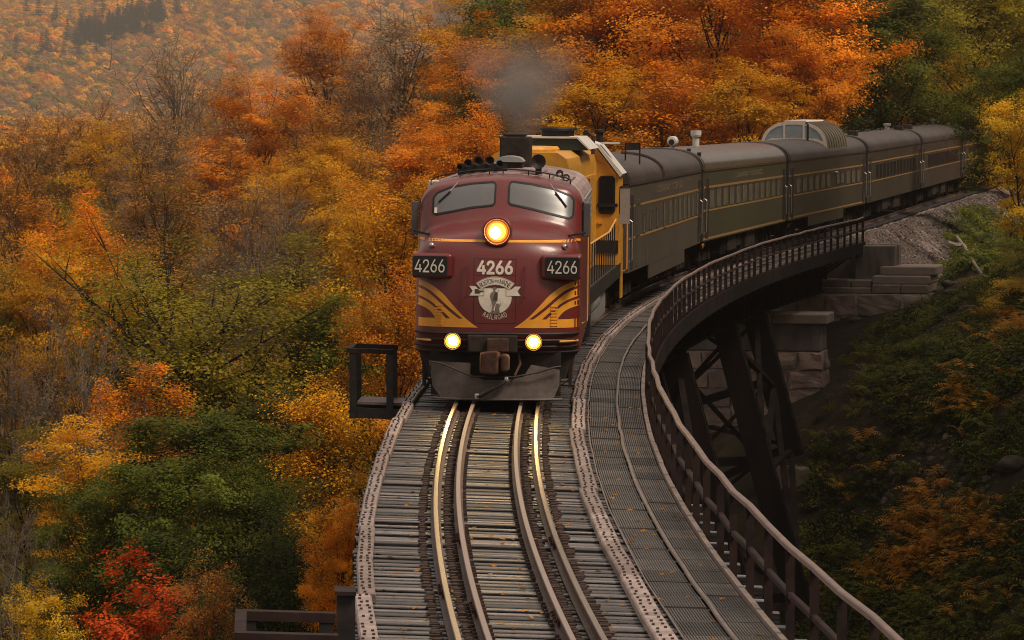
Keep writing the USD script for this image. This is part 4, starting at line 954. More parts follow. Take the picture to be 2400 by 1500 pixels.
obj('knuckle', rbox(.10, -.55, .60, .27, -.2, .93, .06, 8), 'rust_iron', cp_, smooth=40)
rod = [(-1.2, -.1, .6), (-1.18, -.14, .76), (-.95, -.17, .72), (-.6, -.22, .58), (-.4, -.26, .50), (.35, -.26, .50), (.75, -.2, .58), (1.1, -.06, .68), (1.2, 0, .69)]
obj('uncoupling_lever', tube(rod, .02, 6), 'black_iron', loco, smooth=50)
obj('air_hose', tube([(.22, -.32, .45), (.1, -.38, .36), (-.25, -.42, .17), (-.32, -.42, .14)], [.035, .035, .04, .05], 8), 'black_iron', loco, smooth=50)
obj('hose_coupling', rbox(-.36, -.46, .10, -.28, -.38, .20, .02, 6), 'silver', loco)
obj('hose_coupling', rbox(.17, -.36, .42, .25, -.28, .50, .02, 6), 'silver', loco)
obj('air_hose', tube([(.42, .1, .9), (.46, -.1, .74), (.36, -.24, .52)], .025, 8), 'rust_iron', loco, smooth=50)
for sg in (-1, 1):
    obj('step_post', box(sg * 1.36 - .03, .75, .25, sg * 1.36 + .03, .95, .98), 'black_iron', loco)
    obj('sand_pipe', tube([(sg * 1.42, 1.3, .9), (sg * 1.38, 1.2, .4), (sg * 1.1, 1.2, .2)], .03, 6), 'rust_iron', loco)
truck(loco, 3.6, wheel=.5, axles=(-1.35, 1.35)); truck(loco, 11.9, wheel=.5, axles=(-1.35, 1.35))
obj('fuel_tank', rbox(-1.35, 5.8, .3, 1.35, 9.6, .95, .15, 8), 'underframe', loco, smooth=40)

# ---- the yellow road switcher behind it
S_GP = S_LOCO + 16.0
gpm = vehicle('yellow_locomotive', 'yellow hood diesel locomotive with a dark window and green shroud coupled behind the red one', 'locomotive', S_GP, 16.9)
obj('frame', rbox(-1.5, 0, 1.05, 1.5, 17.0, 1.45, .03, 6), 'black_iron', gpm)
hood = Polygon([(-.95, 1.45), (-.95, 4.05), (-.88, 4.30), (-.68, 4.44), (.68, 4.44), (.88, 4.30), (.95, 4.05), (.95, 1.45)])
obj('long_hood', extrude(hood, 12.6, 1.0), 'loco_yellow', gpm, smooth=20)
for y0 in (1.2, 4.0, 6.8, 9.6):
    for sg in (-1, 1): obj('hood_door', rbox(sg * .95 - .02, y0, 1.6, sg * .95 + .02, y0 + 2.6, 3.8, .015, 6), 'loco_yellow', gpm)
shr = Polygon([(-.72, 4.385), (-.72, 4.62), (-.55, 4.80), (.98, 4.80), (1.28, 4.52), (1.22, 4.385)])
obj('dynamic_brake_shroud', extrude(Polygon([(-.85, 4.444), (-.8, 4.72), (.80, 4.72), (1.08, 4.444)]), 4.2, 6.4), 'loco_green', gpm)
tp = MB(); tp.addm(extrude(Polygon([(-.86, 4.725), (-.86, 4.765), (.84, 4.765), (1.14, 4.47), (1.11, 4.45), (.82, 4.725)]), 4.3, 6.35)); obj('shroud_edge', tp.mesh(), 'white_paint', gpm)
for y in (7.4, 9.4): obj('cooling_fan', lathe([(0, 4.98), (.40, 4.98), (.42, 4.95), (.42, 4.90), (.34, 4.90), (.34, 4.76)], 22, 'z', (.25, y, 0)), 'black_iron', gpm)
for y in (2.2, 4.0): obj('cooling_fan', lathe([(0, 4.56), (.5, 4.56), (.55, 4.5), (.55, 4.38)], 22, 'z', (0, y, 0)), 'loco_yellow', gpm)
cab = Polygon([(-1.52, 1.45), (-1.52, 3.72), (-.95, 4.42), (-.5, 4.55), (.5, 4.55), (.95, 4.42), (1.52, 3.72), (1.52, 1.45)])
cb = obj('cab', extrude(cab, 2.4, 13.3), 'loco_yellow', gpm)
rf = Polygon([(-1.56, 3.70), (-.97, 4.45), (-.5, 4.60), (.5, 4.60), (.97, 4.45), (1.56, 3.70), (1.62, 3.78), (1.0, 4.53), (.52, 4.68), (-.52, 4.68), (-1.0, 4.53), (-1.62, 3.78)])
obj('cab_roof', extrude(rf, 2.6, 13.2), 'white_paint', gpm)
tr = Polygon([(.98, 4.25), (1.40, 3.70), (1.42, 3.62)]).buffer(.03)
obj('cab_bead', extrude(LineString([(.99, 4.15), (1.2, 4.05), (1.42, 3.75), (1.43, 3.5)]).buffer(.025), .03, 13.27), 'loco_yellow', gpm)
wn = obj('cab_window', extrude(roundrect(1.03, 2.78, 1.40, 3.70, .09), .02, 13.275), 'dark_glass', gpm)
obj('gasket', extrude(roundrect(1.0, 2.75, 1.43, 3.73, .1).difference(roundrect(1.04, 2.79, 1.39, 3.69, .08)), .03, 13.265), 'gasket', wn)
obj('window_bar', box(.97, 13.25, 2.93, 1.5, 13.27, 3.02), 'gasket', wn)
obj('door_handle', box(1.0, 13.26, 2.5, 1.12, 13.295, 2.56), 'loco_yellow', gpm)
obj('warning_band', box(.955, 13.27, 1.75, 1.525, 13.295, 2.08), 'black_iron', gpm)
for y in (13.7, 14.7): obj('cab_side_window', rbox(1.50, y, 2.75, 1.545, y + .8, 3.45, .02, 6), 'dark_glass', gpm)
obj('mirror', box(1.55, 13.5, 2.5, 1.80, 13.56, 3.4), 'silver', gpm)
obj('rear_hood', extrude(Polygon([(-.95, 1.45), (-.95, 3.0), (-.8, 3.2), (.8, 3.2), (.95, 3.0), (.95, 1.45)]), 1.0, 15.71), 'loco_yellow', gpm)
for sg in (-1, 1):
    rl = sub('walkway_railing', gpm)
    obj('top_bar', tube([(sg * 1.46, .4, 2.40), (sg * 1.46, 9.6, 2.40), (sg * 1.46, 13.2, 2.62)], .025, 6), 'grab_yellow', rl)
    for y in np.arange(.5, 13.3, 1.1): obj('baluster', box(sg * 1.46 - .014, y - .014, 1.45, sg * 1.46 + .014, y + .014, 2.42 if y < 9.6 else 2.42 + (y - 9.6) * .06), 'black_iron', rl)
    obj('corner_step', box(sg * 1.3 - .2, 0, .35, sg * 1.3 + .2, .5, 1.04), 'black_iron', gpm)
    obj('end_sheet', box(sg * 1.5 - .02, 15.4, .5, sg * 1.5 + .02, 16.2, 2.3), 'loco_yellow', gpm)
    obj('grab_rail', tube([(sg * 1.56, 15.8, 1.2), (sg * 1.64, 15.8, 1.25), (sg * 1.64, 15.8, 2.7), (sg * 1.56, 15.8, 2.75)], .02, 6), 'grab_yellow', gpm)
obj('fuel_tank', rbox(-1.35, 6.0, .25, 1.35, 10.5, 1.04, .18, 8), 'silver', gpm, smooth=40)
obj('air_reservoir', lathe([(0, 0), (.25, .05), (.27, .2), (.27, 2.2), (.25, 2.4), (0, 2.45)], 18, 'y', (1.2, 3.4, .92)), 'silver', gpm, smooth=40)
obj('exhaust_pipe', tube([(.95, 11.4, 4.3), (.95, 11.4, 4.75), (.8, 11.4, 4.85)], .05, 8), 'rust_iron', gpm)
obj('antenna', box(1.05, 13.5, 4.54, 1.5, 14.2, 4.58), 'white_paint', gpm)
truck(gpm, 3.2, wheel=.5, axles=(-1.35, 1.35)); truck(gpm, 13.6, wheel=.5, axles=(-1.35, 1.35))

# ---- passenger cars
CS, CL = 74.0633, 26.2
def car_outline(hw=1.5, z0=1.02, eave=3.42, top=4.12, n=18):
    """half-elliptical arch roof over straight sides: returns right-hand side-to-roof arc points"""
    a = np.linspace(0, PI, n); arc = np.stack([hw * np.sign(np.cos(a)) * np.abs(np.cos(a)) ** .75, eave + (top - eave) * np.sin(a) ** .85], 1)
    return arc
def passenger_car(k, label, mt, roofm, stripes, windows, extra=None, eave=3.42, top=4.12, z0=1.02, skirt=None, win_label=None):
    c = vehicle('passenger_car', label, 'passenger car', CS + CL * k + .45, CL - .9, None)
    L = CL - .9
    arc = car_outline(1.5, z0, eave, top)
    body = Polygon([(1.5, z0), (1.5, eave - .01), (-1.5, eave - .01), (-1.5, z0)])
    obj('body', extrude(body, L, 0), mt, c)
    rp = np.vstack([arc * [1.012, 1], (arc * [.97, 1] - [0, .04])[::-1]])
    rf = obj('roof', extrude(Polygon(np.vstack([arc * [1.012, 1]])).buffer(0), L + .06, -.03), roofm, c, smooth=35)
    for y in (.25, L - .25):
        obj('seam', tube([(x * 1.014, y, z + .004) for x, z in arc], .02, 5), roofm, rf)
    obj('gutter', box(1.505, .02, eave - .05, 1.535, L - .02, eave - .015), roofm, c)
    obj('gutter', box(-1.535, .02, eave - .05, -1.505, L - .02, eave - .015), roofm, c)
    for z, h in stripes:
        for sg in (-1, 1): obj('belt_stripe', box(sg * 1.506 - .006, .1, z - h / 2, sg * 1.506 + .006, L - .1, z + h / 2), 'car_gold', c)
    for (y0, y1, z_0, z_1) in windows:
        for sg in (1, -1):
            w = obj('window', box(sg * 1.496 - .012, y0, z_0, sg * 1.496 + .012, y1, z_1), 'window_blind' if win_label != 'dark' else 'dark_glass', c)
            fr = MB()
            for a, b, cc, d in ((y0 - .04, y0, z_0 - .04, z_1 + .04), (y1, y1 + .04, z_0 - .04, z_1 + .04), (y0, y1, z_0 - .04, z_0), (y0, y1, z_1, z_1 + .04)): fr.addm(box(sg * 1.508 - .012, a, cc, sg * 1.508 + .012, b, d))
            obj('frame', fr.mesh(), mt, w)
    for e, y in ((0, -.24), (1, L + .0)):
        obj('diaphragm', rbox(-.6, y, 1.1, .6, y + .24, 3.55, .04, 6), 'black_iron', c)
    ub = MB()
    ub.addm(rbox(.5, 8.2, .42, 1.35, 10.6, z0 - .005, .05, 6)); ub.addm(rbox(.6, 11.2, .5, 1.3, 12.4, z0 - .005, .05, 6)); ub.addm(rbox(.3, 13.4, .38, 1.35, 16.2, z0 - .005, .05, 6)); ub.addm(rbox(-1.3, 8, .45, -.4, 16, z0 - .005, .05, 6))
    for y in (6.9, 7.6, 12.8, 16.8, 17.6): ub.addm(box(1.2, y, .35, 1.28, y + .1, z0 - .005))
    obj('underfloor_equipment', ub.mesh(), 'underframe', c)
    obj('centre_sill', box(-.3, .2, .78, .3, L - .2, z0 - .002), 'underframe', c)
    truck(c, 3.3); truck(c, L - 3.3)
    for y in (.35, L - .35):
        obj('end_grab_iron', tube([(1.5, y, 1.3), (1.58, y, 1.35), (1.58, y, 2.4), (1.5, y, 2.45)], .018, 6), 'silver', c)
        obj('vestibule_door', box(1.497, (y if y < 5 else y - 1.0) + .3, 1.1, 1.514, (y if y < 5 else y - 1.0) + 1.05, 3.1), 'underframe', c)
    if skirt:
        for y0, y1 in skirt:
            for sg in (-1, 1): obj('side_skirt', box(sg * 1.48 - .012, y0, .62, sg * 1.48 + .012, y1, z0 - .003), mt, c)
    if extra: extra(c, L, arc, rf)
    return c
def letters(c, text, y, z, h, length):
    t = text_poly(text, h, True); x0, _, x1, _ = t.bounds; t = affinity.scale(t, length / (x1 - x0), 1)
    p2, f = tri2(t); v = np.stack([np.full(len(p2), 1.506), y + p2[:, 0], z + p2[:, 1]], 1)
    obj('lettering', (v, f), 'letter_faded', c)
def ex1(c, L, arc, rf):
    obj('roof_band', tube([(x * 1.02, 10.6, z + .02) for x, z in arc[:9]], .06, 6), 'underframe', rf)
    letters(c, 'CONWAY SCENIC', 13.2, 3.12, .2, 9.5)
    obj('stove_pipe', lathe([(.18, 4.0), (.12, 4.2), (.09, 4.3), (.09, 4.78), (.15, 4.8), (.15, 4.86), (0, 4.88)], 16, 'z', (.55, 1.5, 0)), 'underframe', rf, smooth=40)
    obj('vent_pipe', box(.18, .8, 4.05, .32, .94, 4.85), 'black_iron', rf)
    b = MB(); b.addm(box(1.0, 4.0, 3.95, 1.04, 4.04, 4.5)); b.addm(box(1.4, 4.0, 3.9, 1.44, 4.04, 4.5)); b.addm(box(1.0, 4.0, 4.3, 1.44, 4.04, 4.5)); obj('roof_bracket', b.mesh(), 'underframe', rf)
    obj('baggage_door', box(1.497, 2.0, 1.12, 1.512, 3.5, 2.95), 'car_brown', c)
passenger_car(0, 'brown passenger car with a stove pipe and bright grab irons, first behind the yellow locomotive', 'car_brown', 'car_roof', [(2.80, .055), (1.93, .055)],
    [(4.4, 5.0, 2.0, 2.5), (6.3, 6.9, 2.05, 2.55), (8.6, 9.2, 2.05, 2.55), (11.0, 11.7, 1.95, 2.7)] + [(y, y + 1.0, 2.02, 2.72) for y in np.arange(12.9, 24, 1.75)], ex1, skirt=[(6.4, 19)])
def ex2(c, L, arc, rf):
    letters(c, 'CONWAY SCENIC', 13.0, 3.12, .17, 8.5)
    ob = lathe([(0, -.3), (.15, -.28), (.17, -.2), (.17, .2), (.15, .28), (0, .3)], 18, 'y', (.25, 1.5, 4.36)); obj('roof_drum', ob, 'white_paint', rf, smooth=40)
    obj('drum_leg', lathe([(.10, 4.0), (.08, 4.22), (0, 4.22)], 12, 'z', (.25, 1.5, 0)), 'silver', rf)
    obj('drum_mouth', lathe([(0, -.32), (.09, -.315), (.10, -.30)], 14, 'y', (.25, 1.5, 4.33)), 'black_iron', rf)
    obj('vent_hood', lathe([(0, 4.44), (.17, 4.46), (.19, 4.52), (.19, 4.68), (0, 4.68)], 18, 'z', (.05, 9.0, 0)), 'white_paint', rf)
    obj('vent_neck', lathe([(.12, 4.05), (.12, 4.45), (0, 4.45)], 16, 'z', (.05, 9.0, 0)), 'white_paint', rf)
    obj('lifting_lug', box(1.2, .6, 3.8, 1.3, .9, 4.0), 'black_iron', rf); obj('lifting_lug', box(.85, .6, 3.95, .95, .9, 4.12), 'black_iron', rf)
    obj('letter_board', box(1.497, .2, 2.83, 1.502, L - .2, 3.38), 'car_olive', c)
passenger_car(1, 'olive green passenger car with glossy roof edge and a white roof drum', 'car_olive', 'roof_gloss', [(2.83, .07), (2.05, .065), (1.10, .07)],
    [(y, y + 1.35, 2.13, 2.74) for y in np.arange(1.6, 23.8, 1.86)], ex2)
def ex3(c, L, arc, rf):
    y0, y1 = 12.2, 18.8
    a = np.linspace(0, PI, 25); da = np.stack([1.42 * np.sign(np.cos(a)) * np.abs(np.cos(a)) ** .8, 3.45 + 1.38 * np.sin(a) ** .72], 1)
    dm = sub('dome', c)
    inner = Polygon(da).buffer(0)
    obj('dome_shell', extrude(inner, y1 - y0, y0), 'dome_roof', dm, smooth=35)
    ribs = MB()
    for y in np.linspace(y0 + .02, y1 - .02, 9): ribs.addm(tube([(x * 1.01, y, z + .01) for x, z in da], .035, 5))
    obj('rib', ribs.mesh(), 'dome_roof', dm)
    for yy in (y0 - .03, y1 + .01):
        fr = inner.buffer(.03)
        lo = 3.2
        def pane(xa, xb): return inner.buffer(-.10).intersection(sbox(xa, lo, xb, 6)).intersection(Polygon(np.vstack([arc + [0, .10], [(-3, 3.3), (-3, 7), (3, 7), (3, 3.3)]])).buffer(0) if False else sbox(xa, 4.14, xb, 6).union(Polygon([(x, z + .12) for x, z in np.vstack([arc, [(-1.5, 6), (1.5, 6)]])]).buffer(0))).buffer(-.03).buffer(.03)
        panes = [pane(-1.4, -.46), pane(-.38, .38), pane(.46, 1.4)]
        obj('end_frame', extrude(fr.difference(shapely.union_all([p.buffer(0) for p in panes])), .05, yy - .02), 'dome_frame', dm)
        for p in panes:
            if not p.is_empty:
                for g in getattr(p, 'geoms', [p]): obj('pane', extrude(g, .012, yy + .0), 'dome_glass', dm)
    obj('dome_cap', extrude(Polygon([(-.5, 4.845), (-.45, 4.9), (.45, 4.9), (.5, 4.845)]), y1 - y0 - 1, y0 + .3), 'dome_frame', dm)
    obj('roof_pipe', tube([(.75, 11.0, 4.0), (.75, 11.0, 4.75), (.66, 11.0, 4.82)], .05, 8), 'black_iron', rf)
    obj('marker_lamp', rbox(1.5, 14.2, 2.62, 1.62, 14.6, 2.72, .03, 6), 'silver', c)
passenger_car(2, 'dark brown dome car with a glazed observation dome rising from its roof', 'car_dark', 'car_roof', [(2.80, .06), (2.0, .05), (1.12, .06)],
    [(y, y + 1.3, 2.1, 2.66) for y in (2.2, 4.1, 6.0, 7.9, 9.8, 11.6)] + [(y, y + 1.1, 2.18, 2.6) for y in (14.9, 16.4)] + [(y, y + 1.3, 2.1, 2.66) for y in (18.3, 20.2, 22.1)], ex3, skirt=[(6.0, 17.5)])
def ex4(c, L, arc, rf):
    obj('roof_walk', (lambda b: [b.addm(tube([(-.2 + .1 * math.sin(y), y, 4.15 + .05 * math.sin(y * 2.3)) for y in np.arange(.5, L, .6)], .04, 5))] and b.mesh())(MB()), 'underframe', rf)
    for y in (2.0, L - 2.0): obj('roof_vent', rbox(.3, y, 4.0, .75, y + .6, 4.32, .04, 6), 'underframe', rf)
    obj('roof_cap', lathe([(.14, 4.0), (.14, 4.3), (.2, 4.32), (.2, 4.42), (0, 4.44)], 14, 'z', (-.1, L - 1.5, 0)), 'silver', rf)
for k, lb in ((3, 'dark brown passenger car with a row of dark windows just behind the dome car'), (4, 'dark brown passenger car with one long dark window band, second behind the dome car'), (5, 'dark passenger car next to last in view, passing behind the right-hand leaves'), (6, 'last dark passenger car in view, mostly hidden by the right-hand leaves')):
    passenger_car(k, lb, 'car_dark', 'car_roof', [(2.86, .06), (1.98, .05)], [(y, y + (.95 if k == 3 else 1.5), 2.06, 2.72) for y in np.arange(3.6, 22.5, 1.6)], ex4, win_label='dark')

# ------------------------------------------------------------------ tree shapes (class prims that every tree references)
Shapes = stage.CreateClassPrim('/World/TreeShapes')
def leaves(C, NORM, size, rng, aspect=.62):
    """kite-shaped leaves at the centres C facing about NORM"""
    n = len(C); nn = NORM / (np.linalg.norm(NORM, axis=1, keepdims=True) + 1e-9)
    r = rng.normal(size=(n, 3)); a = np.cross(nn, r); a /= np.linalg.norm(a, axis=1, keepdims=True) + 1e-9; b = np.cross(nn, a)
    L = size * rng.uniform(.6, 1.35, n)[:, None]; w = L * aspect
    v = np.stack([C - a * L * .5, C - a * L * .02 + b * w * .5 + nn * L * .06, C + a * L * .5, C - a * L * .02 - b * w * .5 + nn * L * .06], 1).reshape(-1, 3)
    i = np.arange(n)[:, None] * 4; return v, np.hstack([i, i + 1, i + 2, i + 3])
def branch_path(p, d, L, rng, k=5, up=.25, wob_=.10):
    d = d / np.linalg.norm(d); pts = [p]; st = L / (k - 1)
    for _ in range(k - 1):
        d = d + rng.normal(0, wob_, 3) + [0, 0, up * .25]; d /= np.linalg.norm(d); pts.append(pts[-1] + d * st)
    return np.array(pts)
def tree_shape(name, seed, H, Wd, lo, leafm, barkm, n_limb=30, n_sub=5, n_leaf=30000, leaf=.13, spray=.10, flat=.4, up=30, fork=1, dens_top=1.0, twigs=0, upright=0.0, profile='round', trunk_r=None):
    rng = np.random.default_rng(seed); tr = trunk_r or H * .0135
    TRK, BR = MB(), MB(); ends, dirs = [], []
    stems = []
    for k in range(fork):
        lean = rng.normal(0, .05, 2) if fork == 1 else .16 * np.array([math.cos(k * 2 * PI / fork + seed), math.sin(k * 2 * PI / fork + seed)])
        n = 9; z = np.linspace(0 if k == 0 else H * lo * .6, H * .93, n); off_ = np.cumsum(rng.normal(0, H * .008, (n, 2)), 0) + np.maximum(z - H * lo * .6 * (fork > 1), 0)[:, None] * lean
        off_ -= off_[0] * (k == 0)
        pts = np.column_stack([off_, z]); stems.append(pts); rad = tr * (1 - .88 * np.linspace(0, 1, n) ** .9) * (1 if k == 0 else .75)
        if k == 0: pts, rad = np.vstack([pts[0] - [0, 0, H * 1.3], pts]), np.concatenate([[tr * 1.25], rad])      # the bole runs on down into the ground
        TRK.addm(tube(pts, rad, 7))
    sect = rng.uniform(.65, 1.2, 9)
    for i in range(n_limb):
        st = stems[i % fork]; fr = (i + rng.uniform(0, 1)) / n_limb; h = H * (lo + (.95 - lo) * fr ** .9)
        p = np.array([np.interp(h, st[:, 2], st[:, j]) for j in range(3)])
        az = i * 2.39996 + rng.normal(0, .4)
        t = (h / H - lo) / (1 - lo)
        if profile == 'round': rr = math.sqrt(max(.03, 1 - (2 * t ** .8 - .85) ** 2 * .95))
        elif profile == 'cone': rr = max(.06, (1 - t) ** .85)
        elif profile == 'column': rr = .75 * math.sqrt(max(.05, 1 - (2 * t - 1) ** 4)) * (1 - .3 * t)
        else: rr = math.sqrt(max(.04, 1 - (1.5 * t - .75) ** 2)) * (.55 + .45 * t)
        R = Wd / 2 * rr * sect[int((az % (2 * PI)) / (2 * PI) * 9)] * rng.uniform(.8, 1.12)
        el = math.radians(up + 38 * t + rng.normal(0, 8)); L = R / max(.35, math.cos(el)) * (1 - upright * .2)
        L = min(L, Wd * .62)
        d = np.array([math.cos(az) * math.cos(el), math.sin(az) * math.cos(el), math.sin(el)])
        P = branch_path(p, d, L, rng, 6, .35 if profile != 'cone' else -.1)
        r0 = tr * .42 * (1 - .6 * t) * min(1, .4 + L / Wd)
        BR.addm(tube(P, np.linspace(r0, r0 * .18, 6), 5, False)); ends.append(P[-1]); dirs.append(d)
        for j in range(n_sub):
            f = rng.uniform(.3, 1); q = np.array([np.interp(f, np.linspace(0, 1, 6), P[:, m]) for m in range(3)])
            dd = d + rng.normal(0, .62, 3) * [1, 1, .6] + [0, 0, .18]; L2 = L * rng.uniform(.22, .45) * (1.15 - f * .4)
            Q = branch_path(q, dd, L2, rng, 4, .3)
            BR.addm(tube(Q, np.linspace(r0 * .38, r0 * .07, 4), 4, False)); ends.append(Q[-1]); dirs.append(dd / np.linalg.norm(dd))
            ends.append(Q[2]); dirs.append(dd / np.linalg.norm(dd))
            for m in range(twigs):
                dv = dd + rng.normal(0, .8, 3); T = branch_path(Q[rng.integers(1, 4)], dv, L2 * rng.uniform(.4, .9), rng, 3, .3); BR.addm(tube(T, np.linspace(r0 * .14 + .006, .006, 3), 3, False))
    for st in stems: ends.append(st[-1]); dirs.append(np.array([0, 0, 1.0])); ends.append(st[-2]); dirs.append(np.array([0, 0, 1.0]))
    E_, D_ = np.array(ends), np.array(dirs)
    wt = rng.uniform(.5, 1.3, len(E_)); wt *= np.where(E_[:, 2] > H * .7, dens_top, 1); wt /= wt.sum()
    idx = rng.choice(len(E_), n_leaf, p=wt)
    rs = Wd * spray * 1.18 * rng.uniform(.6, 1.35, len(E_))[idx]
    g = rng.normal(0, 1, (n_leaf, 3)); g *= (np.abs(rng.normal(.75, .3, n_leaf)) / (np.linalg.norm(g, axis=1) + 1e-9))[:, None]
    C = E_[idx] + g * rs[:, None] * [1, 1, flat] + D_[idx] * rs[:, None] * .2
    C[:, 2] -= (g[:, 0] ** 2 + g[:, 1] ** 2) * rs * .16
    ctr = np.array([stems[0][:, 0].mean(), stems[0][:, 1].mean(), H * (lo + 1) / 2])
    out = (C - ctr) / [Wd / 2, Wd / 2, H * (1 - lo) / 2]
    N = np.array([0, 0, .45]) + out * .6 + rng.normal(0, .36, (n_leaf, 3))
    path = f'/World/TreeShapes/{name}'
    pr = UsdGeom.Xform.Define(stage, path).GetPrim()
    usdkit.mesh(stage, path + '/trunk', TRK.mesh(), M[barkm], smooth=50)
    usdkit.mesh(stage, path + '/branches', BR.mesh(), M[barkm])
    usdkit.mesh(stage, path + '/crown', leaves(C, N, leaf, rng), M[leafm])
    rr_ = np.hypot(C[:, 0] - ctr[0], C[:, 1] - ctr[1])
    SH[name] = (path, float(np.percentile(C[:, 2], 99)), 2 * float(np.percentile(rr_, 93)), lo); return name
def conifer_shape(name, seed, H, Wd, n_whorl=17, n_leaf=9000, leafm='needle'):
    rng = np.random.default_rng(seed); C, N = [], []
    for k in range(n_whorl):
        t = k / n_whorl; z = H * (.12 + .86 * t); R = Wd / 2 * (1 - t) ** .9 + .12
        for j in range(rng.integers(6, 9)):
            az = rng.uniform(0, 2 * PI); R2 = R * rng.uniform(.75, 1.1); m = max(8, int(n_leaf / n_whorl / 7 * (1.6 * (1 - t) + .25)))
            u_ = rng.uniform(.08, 1, m) ** .7; sp = rng.normal(0, .10 * R2, m) * u_
            C.append(np.column_stack([np.cos(az) * u_ * R2 - np.sin(az) * sp, np.sin(az) * u_ * R2 + np.cos(az) * sp, z - u_ * R2 * .32 + rng.normal(0, .07, m) + u_ ** 3 * R2 * .12]))
            N.append(np.column_stack([np.cos(az) * .5 + rng.normal(0, .35, m), np.sin(az) * .5 + rng.normal(0, .35, m), np.full(m, .9)]))
    C, N = np.vstack(C), np.vstack(N); path = f'/World/TreeShapes/{name}'; UsdGeom.Xform.Define(stage, path)
    usdkit.mesh(stage, path + '/trunk', tube([(0, 0, -1), (0, 0, H * .97)], [H * .013, .02], 7), M['bark_dark'])
    usdkit.mesh(stage, path + '/crown', leaves(C, N, H * .032, rng, .4), M[leafm]); SH[name] = (path, H, Wd, .1); return name
SH = {}
tree_shape('maple_orange_a', 1, 12, 8.5, .30, 'leaf_orange', 'bark_dark', 34, 5, 56000, .135)
tree_shape('maple_orange_b', 2, 13, 8.0, .34, 'leaf_orange', 'bark_dark', 30, 5, 46000, .14, flat=.33)
tree_shape('maple_orange_c', 3, 12, 7.0, .28, 'leaf_orange', 'bark_gray', 28, 5, 30000, .14, spray=.085, twigs=2)
tree_shape('maple_amber_a', 4, 12, 8.5, .30, 'leaf_amber', 'bark_dark', 34, 5, 54000, .135)
tree_shape('maple_amber_b', 5, 12, 8.0, .26, 'leaf_amber', 'bark_dark', 30, 5, 40000, .13, spray=.09, flat=.3)
tree_shape('broad_olive_a', 6, 12, 9.0, .30, 'leaf_olive', 'bark_dark', 40, 6, 60000, .125, flat=.35, up=22)
tree_shape('broad_olive_trunk', 26, 9, 10, .56, 'leaf_olive', 'bark_dark', 44, 6, 36000, .125, flat=.3, up=8, profile='spread', trunk_r=.30)
tree_shape('broad_olive_b', 7, 12, 8.0, .25, 'leaf_olive', 'bark_dark', 30, 5, 46000, .13)
tree_shape('broad_green_a', 8, 11, 8.0, .15, 'leaf_green', 'bark_dark', 38, 5, 52000, .14, spray=.078, flat=.38)
tree_shape('broad_green_b', 9, 12, 8.5, .25, 'leaf_green', 'bark_dark', 32, 5, 46000, .14, flat=.35)
tree_shape('broad_dark', 10, 12, 8.0, .18, 'leaf_dark', 'bark_dark', 30, 5, 28000, .15)
tree_shape('half_bare_rust_a', 11, 12, 8.0, .28, 'leaf_rust', 'bark_brown', 32, 6, 15000, .125, spray=.075, twigs=3, up=38)
tree_shape('half_bare_rust_b', 12, 13, 7.5, .32, 'leaf_rust', 'bark_brown', 30, 6, 20000, .13, spray=.09, twigs=2, up=40)
tree_shape('half_bare_brown_a', 13, 12, 8.0, .30, 'leaf_brown', 'bark_gray', 34, 6, 9000, .11, spray=.07, twigs=4, up=42)
tree_shape('half_bare_brown_b', 14, 13, 7.0, .32, 'leaf_brown', 'bark_gray', 30, 6, 14000, .12, spray=.08, twigs=3, up=45)
tree_shape('bare_gray', 15, 10, 7.5, .22, 'leaf_brown', 'bark_gray', 26, 6, 700, .09, spray=.06, twigs=5, up=35, fork=2)
tree_shape('birch_orange', 16, 9, 5.0, .12, 'leaf_amber', 'bark_brown', 40, 5, 36000, .085, spray=.09, flat=.7, up=50, profile='column', upright=.4)
tree_shape('shrub_red', 17, 5.5, 4.6, .10, 'leaf_red', 'bark_dark', 26, 5, 12000, .125, spray=.085, flat=.35, twigs=1, fork=3)
tree_shape('shrub_yellow', 18, 6, 4.5, .10, 'leaf_yellow', 'bark_gray', 28, 5, 16000, .10, spray=.10, fork=3)
tree_shape('bank_yellow', 19, 9, 6.5, .12, 'leaf_yellow', 'bark_dark', 30, 5, 26000, .13, flat=.4, fork=2)
conifer_shape('spruce', 20, 14, 5.0)

